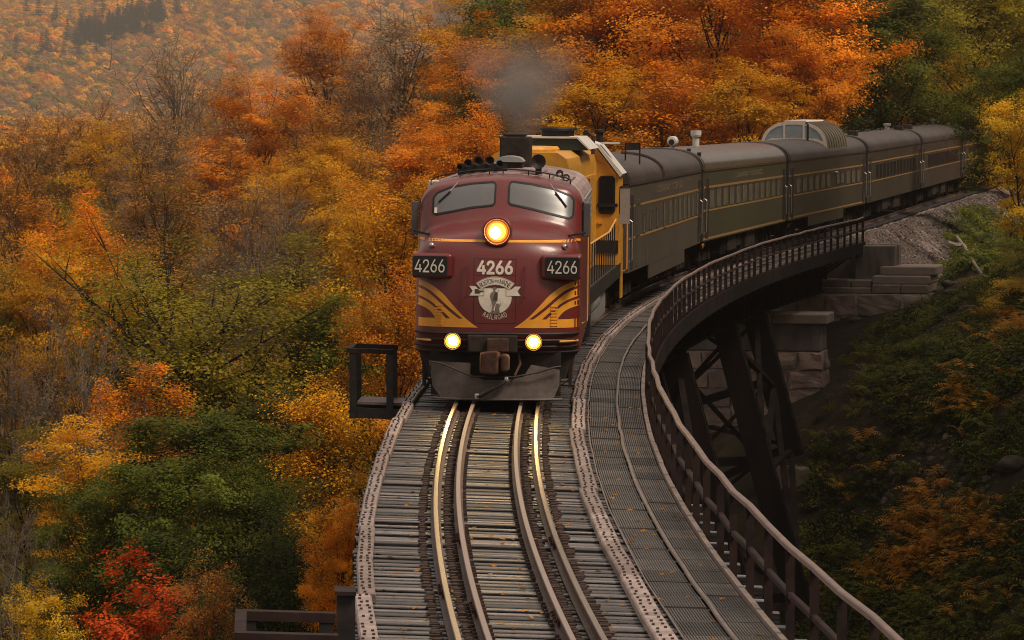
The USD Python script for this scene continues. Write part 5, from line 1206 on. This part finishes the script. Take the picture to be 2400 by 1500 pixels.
# ------------------------------------------------------------------ trees, each placed on the ground
def tree(name, shape, px, row, Y, wpx, label, group=None, cat='tree', minh=3.0, rz=None):
    path, H, Wd, lo = SH[shape]
    p = at(px, row, Y); z = float(terrain(p[0], p[1])); h = max(minh, p[2] - z); w = wpx / FPX * Y
    rz = (px * 7.3 + row * 3.1) % 6.28 if rz is None else rz
    sw = w / Wd; sz = float(np.clip(h / H, .8 * sw, 1.25 * sw))
    return place(name, path, xf(p[0], p[1], p[2] - H * sz, rz, sw, sw, sz), label, cat, group)
T = [
 # near left, below the trestle
 ('green_tree', 'broad_green_a', 505, 972, 104, 470, 'leafy dark green tree filling the lower left beside the trestle'),
 ('green_tree', 'broad_green_b', 250, 1105, 100, 330, 'green tree with olive edges at the lower far left, left of the largest green tree'),
 ('green_tree', 'broad_dark', 640, 1180, 93, 330, 'dark green bush between the red shrub and the orange shrub by the track'),
 ('green_tree', 'broad_green_a', 395, 1085, 98, 360, 'rounded green tree just right of the far left green tree, above the red shrub'),
 ('green_tree', 'broad_green_b', 600, 1075, 101, 340, 'green tree between the largest green tree and the orange birch'),
 ('dark_tree', 'broad_dark', 480, 1250, 90, 420, 'deep dark green tree low behind the red and orange shrubs'),
 ('birch_tree', 'birch_orange', 762, 918, 112, 265, 'slim orange birch standing right against the left edge of the trestle'),
 ('orange_shrub', 'maple_orange_a', 815, 1185, 88, 200, 'vivid orange shrub touching the guard timber low on the left'),
 ('red_shrub', 'shrub_red', 335, 1300, 82, 330, 'bright red shrub at the bottom left'),
 ('yellow_shrub', 'shrub_yellow', 95, 1370, 82, 220, 'yellow-green shrub in the bottom left corner'),
 ('orange_shrub', 'half_bare_rust_b', 470, 1330, 80, 260, 'dull orange twiggy shrub just right of the red shrub'),
 ('gray_sapling', 'bare_gray', 35, 1150, 86, 230, 'bare pale grey sapling at the left edge near the bottom'),
 ('orange_tree', 'maple_orange_c', 420, 862, 122, 330, 'orange tree with loose sprays rising behind the largest green tree'),
 ('orange_tree', 'maple_amber_b', 250, 985, 116, 340, 'gold and olive tree between the far left green trees and the loose orange sprays'),
 ('olive_tree', 'broad_olive_b', 60, 1010, 118, 320, 'olive brush at the left edge halfway down'),
 ('dark_tree', 'broad_dark', 660, 900, 138, 300, 'deep dark green tree behind the orange birch'),
 ('bare_tree', 'bare_gray', 215, 700, 134, 330, 'bare grey tree with fine twigs at the left, above the orange sprays'),
 ('bare_tree', 'half_bare_brown_a', 60, 830, 136, 320, 'dim brown leafless thicket tree at the left edge, lower middle'),
 # middle left
 ('dark_trunk_tree', 'broad_olive_trunk', 490, 485, 150, 660, 'wide olive tree with a thick black trunk in the middle of the left half'),
 ('olive_tree', 'broad_olive_b', 700, 560, 168, 330, 'olive green tree right of the wide black-trunked tree'),
 ('olive_tree', 'broad_olive_b', 330, 600, 172, 330, 'olive green tree left of the wide black-trunked tree'),
 ('green_tree', 'broad_green_b', 770, 690, 150, 300, 'mid green tree between the black-trunked tree and the refuge platform'),
 ('orange_tree', 'maple_orange_a', 905, 640, 140, 290, 'bright orange tree right behind the refuge platform left of the locomotive'),
 ('orange_tree', 'maple_amber_a', 890, 440, 162, 380, 'orange-gold tree level with the locomotive windshield on its left'),
 ('orange_tree', 'maple_orange_a', 160, 468, 160, 300, 'bright orange-gold tree standing out at the left edge mid height'),
 ('orange_tree', 'maple_amber_b', 85, 560, 156, 260, 'amber tree at the left edge under the bright orange-gold one'),
 ('green_tree', 'broad_olive_b', 20, 640, 158, 240, 'olive and green tree at the very left edge mid height'),
 ('rust_tree', 'half_bare_rust_a', 20, 360, 200, 260, 'rust and grey half-bare tree at the left edge upper middle'),
 ('rust_tree', 'half_bare_rust_b', 350, 395, 215, 330, 'rust-coloured tree above the gap between the two left-hand orange trees'),
 # upper left, hazier
 ('orange_tree', 'maple_orange_b', 630, 175, 270, 330, 'tall orange tree rising highest in the upper left half'),
 ('orange_tree', 'maple_orange_a', 745, 28, 330, 270, 'orange tree top touching the upper frame left of the smoke'),
 ('orange_tree', 'maple_orange_c', 560, 330, 240, 280, 'orange tree under the tall one, upper left of centre'),
 ('amber_tree', 'maple_amber_b', 300, 300, 250, 260, 'amber-topped tree left of the tall orange tree'),
 ('amber_tree', 'maple_amber_b', 680, 380, 220, 320, 'brownish amber tree below the tall orange tree'),
 ('orange_tree', 'maple_orange_b', 960, 290, 215, 320, 'orange tree just left of the exhaust smoke'),
 ('orange_tree', 'maple_orange_a', 1090, 255, 205, 250, 'orange tree right behind the smoke base and the horns'),
 ('orange_tree', 'maple_amber_a', 820, 330, 235, 300, 'gold and orange tree left of centre, above the windshield level'),
 ('bare_tree', 'half_bare_brown_a', 450, 115, 340, 330, 'pinkish brown half-bare tree in the upper left against the mountain'),
 ('bare_tree', 'half_bare_brown_b', 960, 30, 330, 330, 'tall brown twiggy tree at the top, between the orange top and the smoke'),
 ('bare_tree', 'half_bare_brown_a', 860, 120, 300, 300, 'greyish brown twiggy tree right of the orange tree top'),
 ('bare_tree', 'half_bare_brown_b', 390, 280, 230, 270, 'brown bare-limbed tree between the amber-topped tree and the tall orange tree'),
 ('bare_tree', 'half_bare_brown_a', 510, 430, 200, 280, 'brown bare-limbed tree directly above the wide black-trunked tree'),
 ('bare_tree', 'half_bare_brown_a', 620, 455, 190, 260, 'grey-brown bare tree right of centre above the wide black-trunked tree'),
 ('rust_tree', 'half_bare_rust_a', 210, 240, 290, 270, 'dark rust tree in the upper left below the mountain slope'),
 ('rust_tree', 'half_bare_rust_a', 100, 280, 270, 250, 'rust and olive half-bare tree at the upper left edge'),
 ('rust_tree', 'half_bare_rust_b', 780, 240, 265, 280, 'copper half-bare tree right of the tall orange tree'),
 ('bare_tree', 'bare_gray', 330, 345, 222, 290, 'pale grey leafless tree below the mountain slope, left of the rusty orange group'),
 ('bare_tree', 'bare_gray', 585, 470, 172, 280, 'pale grey leafless tree rising at the upper right of the olive black-trunked tree'),
 ('bare_tree', 'bare_gray', 165, 640, 150, 260, 'pale grey leafless tree under the bright orange-gold tree at the left'),
 ('bare_tree', 'bare_gray', 480, 300, 240, 270, 'pale grey leafless tree in front of the tall orange tree'),
 # behind the train
 ('green_tree', 'broad_green_b', 1165, -60, 300, 330, 'hazy grey-green tree behind the smoke at the top'),
 ('dark_tree', 'broad_dark', 1150, 150, 250, 260, 'dark green tree directly behind the smoke column'),
 ('maple_tree', 'maple_amber_a', 1330, -60, 245, 400, 'amber maple at the top just right of the smoke'),
 ('maple_tree', 'maple_orange_a', 1480, -120, 240, 430, 'large orange maple above the yellow locomotive cab'),
 ('maple_tree', 'maple_orange_b', 1650, -170, 235, 430, 'large orange maple above the first passenger cars, trunk in view'),
 ('maple_tree', 'maple_orange_a', 1840, -140, 228, 420, 'brightest orange maple at the top, above the dome'),
 ('maple_tree', 'maple_amber_b', 1400, 130, 215, 330, 'gold maple with low branches over the yellow locomotive roof'),
 ('maple_tree', 'maple_orange_c', 1560, 150, 212, 330, 'thin orange maple with dark trunks over the brown car roof'),
 ('maple_tree', 'maple_amber_b', 1720, 150, 214, 330, 'gold-brown maple over the olive car roof'),
 ('maple_tree', 'maple_orange_b', 1890, 60, 222, 250, 'orange maple with a reddish edge just left of the big green tree'),
 ('green_tree', 'broad_green_b', 2080, -60, 236, 420, 'large mid green tree at the top right above the dark cars'),
 ('green_tree', 'broad_olive_a', 2230, -90, 250, 330, 'olive green tree at the top right corner region'),
 ('dark_tree', 'broad_dark', 1990, 210, 224, 260, 'dark evergreen-looking tree right behind the dome'),
 ('olive_tree', 'broad_olive_b', 2140, 130, 240, 300, 'olive-brown tree above the tail of the train'),
 ('amber_tree', 'maple_amber_b', 2270, 120, 262, 260, 'orange-brown tree above the last car'),
 ('green_tree', 'broad_green_a', 2380, -40, 270, 300, 'green tree cut by the top right corner'),
 # right bank, in front of the tail of the train
 ('bank_tree', 'broad_green_b', 2375, 130, 206, 260, 'grey-green leafy tree hanging over the tail of the train at the right edge'),
 ('yellow_bush', 'bank_yellow', 2410, 215, 186, 200, 'yellow-leaved bush at the right edge just below the hanging green leaves'),
 ('orange_bush', 'shrub_yellow', 2330, 905, 150, 210, 'orange-gold bush on the bank above the big boulder at the right edge'),
 ('olive_bush', 'broad_olive_b', 2420, 520, 168, 250, 'olive bush at the right edge beside the bleached fallen limb'),
 ('yellow_bush', 'shrub_yellow', 2385, 640, 160, 190, 'small golden bush on the bank at the right edge below the fallen limb'),
]
SHADE_TREES = [(19, 84), (20.5, 96), (21.5, 104), (22.5, 112), (23.5, 119), (24.5, 126), (25.5, 133), (26.5, 140), (27.5, 148), (29, 156), (30.5, 165), (23, 70), (30, 82), (24, 96), (33, 104), (26, 114), (36, 126), (28, 132), (38, 148), (31, 158), (44, 110), (46, 135), (48, 160), (27, 52), (36, 66)]  # added out of view, a dense wall of trees to shade the bank
for i, (x, y) in enumerate(SHADE_TREES):
    path, H, Wd, lo = SH[['broad_green_b', 'maple_amber_a', 'broad_dark', 'broad_olive_b'][i % 4]]
    place('hill_tree', path, xf(x, y, float(terrain(x, y)), i * 1.3, 1.35, 1.35, 1.9), 'tall tree added beyond the edge of the view to shade the bank', 'tree', 'unseen trees added to shade the bank')
for n, shape, px, row, Y, w, lb in T: tree(n, shape, px, row, Y, w, lb, cat='shrub' if 'shrub' in n or 'bush' in n else 'tree')
# further trees that fill the valley woods between those: too alike to tell apart, by kind
rng = np.random.default_rng(77)
KIND = {'rust': (['half_bare_rust_a', 'half_bare_rust_b'], 'rust-brown half-bare tree deep in the valley woods left of the train', 'rust-brown trees filling the valley woods'),
        'brown': (['half_bare_brown_a', 'half_bare_brown_b'], 'pale brown nearly leafless tree deep in the valley woods left of the train', 'pale brown trees filling the valley woods'),
        'olive': (['broad_olive_b', 'broad_olive_a'], 'olive green tree deep in the valley woods left of the train', 'olive trees filling the valley woods'),
        'amber': (['maple_amber_a', 'maple_amber_b'], 'amber tree deep in the valley woods left of the train', 'amber trees filling the valley woods'),
        'behind': (['maple_amber_b', 'maple_orange_b', 'maple_orange_c'], 'orange-brown tree in the back rows of the wood behind the train', 'orange-brown trees in the back rows behind the train'),
        'dark': (['broad_dark', 'broad_green_b'], 'dark green tree in the back rows of the wood behind the train', 'dark green trees in the back rows behind the train')}
def depth_of(row): return float(np.interp(row, [100, 200, 300, 450, 600, 800, 1000, 1250, 1500], [480, 380, 300, 235, 205, 175, 145, 112, 95]))
for row in (150, 215, 285, 350, 420, 500, 590, 690, 800, 920, 1050, 1200, 1350):
    step = 150 if row < 500 else 190
    for px in np.arange(-60, 960, step):
        x = px + rng.uniform(-50, 50); r = row + rng.uniform(-25, 25)
        if row < 300 and x < 450 - (row - 150) * 1.4: continue
        k = rng.choice(['rust', 'brown', 'olive', 'amber'], p=[.36, .48, .04, .12] if row < 420 else [.2, .24, .46, .10] if row < 900 else [.15, .08, .62, .15])
        sh, lb, gp_ = KIND[k]; Y = depth_of(r) + rng.uniform(4, 22)
        tree(k + '_tree', sh[rng.integers(len(sh))], x, r, Y, rng.uniform(210, 300) * (1 if Y < 240 else .85), lb, gp_)
for row, Y in ((-40, 330), (60, 285), (170, 262)):
    for px in np.arange(1120, 2460, 165):
        k = 'dark' if (px > 1960 and rng.random() < .75) or rng.random() < .12 else 'behind'
        sh, lb, gp_ = KIND[k]
        tree(k.replace('behind', 'orange') + '_wood_tree', sh[rng.integers(len(sh))], px + rng.uniform(-50, 50), row + rng.uniform(-40, 40), Y + rng.uniform(-12, 18), rng.uniform(260, 360), lb, gp_)

# ------------------------------------------------------------------ far woods and mountain
def blob_crown(seed, leafm, name, n=700):
    r = np.random.default_rng(seed); d = r.normal(size=(n, 3)); d /= np.linalg.norm(d, axis=1, keepdims=True); d[:, 2] = np.abs(d[:, 2]) * 1.0 - .25
    lum = 1 + (meshkit.noise(d * 2.2 + seed * 5, seed) - .5) * .7
    C = d * lum[:, None] * [4.4, 4.4, 4.6] * r.uniform(.8, 1.03, n)[:, None] + [0, 0, 5.2]
    return leaves(C, d + r.normal(0, .35, (n, 3)), .95, r, .8)
def far_wood(name, label, pts, sizes, cols, seed, protos_per=2):
    r = np.random.default_rng(seed); meshes, mats_ = [], []
    for i, c in enumerate(cols):
        for k in range(protos_per): meshes.append(blob_crown(seed + i * 5 + k, c, name)); mats_.append(c)
    f = meshkit.fbm(pts * [1 / 150, 1 / 260, 0], 3, seed); f = np.argsort(np.argsort(f)) / len(f) * len(meshes) + r.normal(0, len(meshes) * .22, len(f))
    scatter_prims(name, meshes, pts, yaw_quat(len(pts), r, .05), sizes, np.floor(f).astype(int) % len(meshes), label, mats_)
rng = np.random.default_rng(9)
def spread(n, y0, y1, x0f, x1f, rng):
    y = np.sqrt(rng.uniform(y0 ** 2, y1 ** 2, n)); x = rng.uniform(x0f, x1f, n) * y; return np.stack([x, y, terrain(x, y)], 1)
p_ = spread(2600, 470, 1500, -.150, -.005, rng); far_wood('valley_wood', 'far hazy wood of brown, rust and orange trees across the valley floor', p_, rng.uniform(.75, 1.35, len(p_)), ['leaf_rust', 'leaf_brown', 'leaf_orange', 'leaf_amber', 'leaf_brown'], 40)
p_ = spread(1100, 340, 900, .0, .15, rng); far_wood('hillside_wood', 'dense orange and olive wood on the hill behind the train', p_, rng.uniform(.8, 1.3, len(p_)), ['leaf_orange', 'leaf_olive', 'leaf_amber', 'leaf_rust'], 60)
p_ = spread(15000, 3300, 5500, -.150, -.02, rng); far_wood('mountain_wood', 'far mountainside covered in hazy orange, gold and grey-green autumn trees', p_, rng.uniform(1.1, 1.9, len(p_)), ['leaf_orange', 'leaf_amber', 'leaf_brown', 'leaf_rust', 'leaf_olive', 'leaf_brown', 'leaf_amber'], 80)
p_ = spread(2600, 1500, 3300, -.150, -.02, rng); far_wood('lower_slope_wood', 'hazy wood on the lowest slope in front of the mountain', p_, rng.uniform(1.0, 1.6, len(p_)), ['leaf_brown', 'leaf_rust', 'leaf_amber'], 90)
def conif(px, row, Y, h, label, group=None):
    """a conifer whose foot is seen at (px, row): walk the ray until it meets the mountain"""
    for Yq in np.arange(3200, 5700, 15.0):
        p = at(px, row, Yq)
        if terrain(p[0], p[1]) + 6 >= p[2]: break
    path, H, Wd, lo = SH['spruce']; z = float(terrain(p[0], p[1])); s = h / H
    place('far_spruce', path, xf(p[0], p[1], z, px, s * 1.25, s * 1.25, s), label, 'conifer', group)
r5 = np.random.default_rng(31)
for i in range(130):
    t = r5.uniform(0, 1); conif(165 + t * 215 + r5.normal(0, 12), 128 - t * 75 + r5.normal(0, 12), 0, r5.uniform(24, 36), 'dark green conifer in the clump running up the hazy mountainside', 'dark conifers clumped on the mountainside')
for i, (a, b) in enumerate(((62, 50), (90, 58), (132, 62), (98, 148), (38, 150), (230, 25), (330, 40), (415, 40), (242, 50), (60, 12), (110, 135), (350, 5))):
    conif(a, b, 0, 34, 'lone dark conifer standing apart on the hazy mountainside', 'lone dark conifers on the mountainside')

# ------------------------------------------------------------------ ground plants on the right bank
def frond_tuft(seed, n=9, L=.7, pin=9):
    r = np.random.default_rng(seed); m = MB()
    for k in range(n):
        az = k * 2.4 + r.normal(0, .3); t = np.linspace(.05, 1, pin + 1); rr = L * r.uniform(.7, 1.2) * t; z = .55 * L * np.sin(t * 2.3) * r.uniform(.7, 1.2)
        ax = np.array([math.cos(az), math.sin(az), 0]); sd = np.array([-ax[1], ax[0], 0])
        P = ax * rr[:, None] + np.array([0, 0, 1]) * z[:, None]
        for i in range(pin):
            w = L * .24 * math.sin((t[i] * .85 + .12) * PI) + .01
            for s_ in (-1, 1):
                m.add([P[i], P[i] + sd * s_ * w + ax * .05 * L - [0, 0, .06 * L], P[i + 1] * .6 + P[i] * .4], [[0, 1, 2]])
    return m.mesh()
def leaf_tuft(seed, n=110, R=.45, size=.11):
    r = np.random.default_rng(seed); d = r.normal(size=(n, 3)); d /= np.linalg.norm(d, axis=1, keepdims=True); d[:, 2] = np.abs(d[:, 2])
    C = d * R * r.uniform(.35, 1.1, n)[:, None] * [1, 1, .85]
    return leaves(C, d * .6 + [0, 0, .8] + r.normal(0, .4, (n, 3)), size, r)
def grass_tuft(seed, n=26):
    r = np.random.default_rng(seed); m = MB()
    for k in range(n):
        a = r.uniform(0, 2 * PI); b = r.uniform(.1, .45); h = r.uniform(.2, .5); p = np.array([math.cos(a), math.sin(a), 0]) * r.uniform(0, .1)
        tip = p + np.array([math.cos(a) * b, math.sin(a) * b, h]); mid = (p + tip) / 2 + [0, 0, .08]; w = np.array([-math.sin(a), math.cos(a), 0]) * .012
        m.add([p - w, p + w, mid + w, mid - w, tip], [[0, 1, 2], [0, 2, 3], [3, 2, 4]])
    return m.mesh()
rng = np.random.default_rng(101)
def on_bank(n, sel):
    """points of the bank, spread evenly over the ground and kept where sel(px, row) says"""
    Y = rng.uniform(100, 235, n); X = rng.uniform(.03, .16, n) * Y; Z = surf(X, Y)
    dep = Y * math.cos(PITCH) - (Z - CAM_H) * math.sin(PITCH); px = 1200 + FPX * X / dep; row = 750 - FPX * ((Z - CAM_H) * math.cos(PITCH) + Y * math.sin(PITCH)) / dep
    d, di = _kt.query(np.stack([X, Y], 1)); d2, _ = _kt2.query(np.stack([X, Y], 1))
    k = sel(px, row) & (d > np.interp(di + 141 + rng.normal(0, 4, n), [145, 156, 188], [6.0, 5.0, 2.5])) & (d2 > 3.4)
    return np.stack([X, Y, Z], 1)[k]
_kt2 = cKDTree(np.vstack([TR(np.arange(60, 143, 1.0), 0, 0)[:, :2], TR(np.full(8, 141.5), np.linspace(2, 6, 8), 0)[:, :2], TR(np.full(4, 127), np.linspace(1, 2, 4), 0)[:, :2]]))
def nz2(P, sc, sd): return meshkit.fbm(np.column_stack([P[:, 0] / sc, P[:, 1] / sc, np.full(len(P), sd)]), 3, sd)
def gauss(px, row, cx, cy, sx, sy): return np.exp(-((px - cx) / sx) ** 2 - ((row - cy) / sy) ** 2)
def pick(n, f, thr):
    def sel(px, row): return (px > 1700) & (px < 2700) & (row < 1750) & (rng.uniform(0, 1, len(px)) < f(px, row))
    P = on_bank(n, sel); return P[nz2(P, 2.2, int(thr * 100)) > thr]
green = lambda px, row: np.clip(.40 + .55 * gauss(px, row, 2300, 900, 260, 260) + .5 * gauss(px, row, 2150, 1450, 330, 160) + .5 * gauss(px, row, 2350, 1300, 200, 200) - .9 * gauss(px, row, 2185, 1120, 110, 70) - .8 * gauss(px, row, 1990, 850, 90, 220), .03, 1)
P = pick(42000, green, .36); scatter_prims('undergrowth', [leaf_tuft(1), leaf_tuft(2, 90, .38, .13), leaf_tuft(3, 130, .55, .10), leaf_tuft(4, 80, .3, .12)], P, yaw_quat(len(P), rng, .25), rng.uniform(.5, 1.35, len(P)), rng.integers(0, 4, len(P)), 'low dark green leafy undergrowth covering the right bank', ['ground_leaf', 'ground_leaf', 'fern_green', 'leaf_dark'])
orange = lambda px, row: np.clip(1.0 * gauss(px, row, 2130, 1260, 110, 90) + .8 * gauss(px, row, 2300, 1230, 90, 45) + .9 * gauss(px, row, 2245, 960, 70, 42) + .45 * gauss(px, row, 2180, 1350, 180, 70) + .5 * gauss(px, row, 2370, 780, 50, 60), 0, 1)
P = pick(26000, orange, .40); scatter_prims('orange_ferns', [frond_tuft(1), frond_tuft(2, 7, .85), frond_tuft(3, 11, .6)], P, yaw_quat(len(P), rng, .25), rng.uniform(.6, 1.3, len(P)), rng.integers(0, 3, len(P)), 'withered orange ferns in patches on the right bank', ['fern_orange'] * 3)
gf = lambda px, row: np.clip(.16 + .5 * gauss(px, row, 2270, 1340, 150, 120) + .5 * gauss(px, row, 2080, 1420, 200, 90), 0, 1)
P = pick(22000, gf, .42); scatter_prims('green_ferns', [frond_tuft(4), frond_tuft(5, 8, .8), grass_tuft(6)], P, yaw_quat(len(P), rng, .25), rng.uniform(.6, 1.25, len(P)), rng.integers(0, 3, len(P)), 'yellow-green ferns and grass tufts on the right bank', ['fern_green'] * 3)
lf = lambda px, row: .5 + 0 * px
P = pick(9000, lf, .2); scatter_prims('leaf_litter', [leaf_tuft(8, 30, .5, .09), leaf_tuft(9, 24, .5, .08)], P - [0, 0, .05], yaw_quat(len(P), rng, .1), np.column_stack([rng.uniform(.8, 1.6, len(P))] * 2 + [np.full(len(P), .15)]), rng.integers(0, 2, len(P)), 'fallen brown leaves scattered on the bare soil', ['litter', 'litter'])
nr_ = 900; P = on_bank(nr_, lambda px, row: (px > 1700) & (px < 2600) & (row < 1700)); scatter_prims('scattered_stones', [rock_mesh(51), rock_mesh(52, flat=.5)], P, rand_quat(len(P), rng), rng.uniform(.06, .3, len(P)) ** 1.2, rng.integers(0, 2, len(P)), 'small grey stones scattered over the right bank', ['rock', 'granite_1'])

# ------------------------------------------------------------------ exhaust smoke, haze
def volume(name, color, density, noise=None, aniso=0.2):
    nodes = {'v': ('principled_volume', {'color': color, 'density': density, 'anisotropy': aniso})}; links = []
    if noise:
        nodes.update({'tc': ('geometry', {}), 'n': ('noise_texture', {'scale': noise, 'detail': 4.0, 'roughness': 0.6}), 'm': ('map_range', {'from_min': 0.40, 'from_max': 0.75, 'to_min': 0.0, 'to_max': density, 'clamp': True})})
        links = [('tc.position', 'n.vector'), ('n.fac', 'm.value'), ('m.result', 'v.density')]
    M[name] = usdkit.material(stage, '/World/Looks/' + name, nodes, links, volume='v.volume')
SMK = [(1207, 332, 87.5, .34), (1207, 300, 87.9, .62), (1214, 262, 88.4, 1.1), (1226, 215, 89, 1.5), (1228, 160, 89.8, 1.9), (1215, 95, 90.6, 2.1)]
_b, _t = at(*SMK[0][:3]), at(*SMK[-1][:3])
M['smoke'] = usdkit.material(stage, '/World/Looks/smoke', {
    'g': ('geometry', {}), 's': ('separate_xyz', {}), 'zr': ('map_range', {'from_min': _b[2], 'from_max': _t[2], 'to_min': .34, 'to_max': 2.2, 'clamp': True}),
    'fade': ('map_range', {'range_type': 'smoothstep', 'from_min': _b[2] - .1, 'from_max': _t[2] + .3, 'to_min': 2.0, 'to_max': 0.0, 'clamp': True}),
    'n': ('noise_texture', {'scale': 1.3, 'detail': 4.0, 'roughness': 0.6}), 'nm': ('map_range', {'from_min': .32, 'from_max': .7, 'to_min': 0.0, 'to_max': 1.6, 'clamp': True}),
    'dx': ('math', {'math_type': 'subtract', 'value2': float(_b[0] + .1)}), 'dy': ('math', {'math_type': 'subtract', 'value2': float(_b[1] + 1.2)}), 'dy2': ('math', {'math_type': 'multiply', 'value2': .6}),
    'c': ('combine_xyz', {}), 'l': ('vector_math', {'math_type': 'length'}), 'q': ('math', {'math_type': 'divide'}),
    'rad': ('map_range', {'range_type': 'smoothstep', 'from_min': 0.0, 'from_max': 1.0, 'to_min': 1.0, 'to_max': 0.0, 'clamp': True}),
    'm1': ('math', {'math_type': 'multiply'}), 'm2': ('math', {'math_type': 'multiply'}),
    'v': ('principled_volume', {'color': (0.42, 0.38, 0.35), 'anisotropy': .2})},
    [('g.position', 's.vector'), ('s.z', 'zr.value'), ('s.z', 'fade.value'), ('g.position', 'n.vector'), ('n.fac', 'nm.value'), ('s.x', 'dx.value1'), ('s.y', 'dy.value1'), ('dy.value', 'dy2.value1'), ('dx.value', 'c.x'), ('dy2.value', 'c.y'),
     ('c.vector', 'l.vector1'), ('l.value', 'q.value1'), ('zr.result', 'q.value2'), ('q.value', 'rad.value'), ('rad.result', 'm1.value1'), ('nm.result', 'm1.value2'), ('m1.value', 'm2.value1'), ('fade.result', 'm2.value2'), ('m2.value', 'v.density')], volume='v.volume')
sm = [m3.Manifold.sphere(r, 24).translate(tuple(at(px, row, Y))) for px, row, Y, r in SMK]
sm = m3.Manifold.batch_boolean([m3.Manifold.batch_hull([a, b]) for a, b in zip(sm[:-1], sm[1:])], m3.OpType.Add).refine_to_length(.25).to_mesh()
v = np.array(sm.vert_properties[:, :3]); v += (np.stack([meshkit.noise(v * 1.7 + k * 9, 3) for k in range(3)], 1) - .5) * .3
tag(obj('exhaust_smoke', (v, np.array(sm.tri_verts)), 'smoke'), 'grey diesel exhaust smoke rising from the red locomotive', kind='stuff')
volume('haze', (0.97, 0.86, 0.76), 0.6e-4, aniso=0.1)
tag(obj('haze', box(-1180, -100, float(GZ.min()) - 1.2, 1180, 5950, float(GZ.max()) + 45), 'haze'), 'thin warm autumn haze filling the valley', kind='stuff')
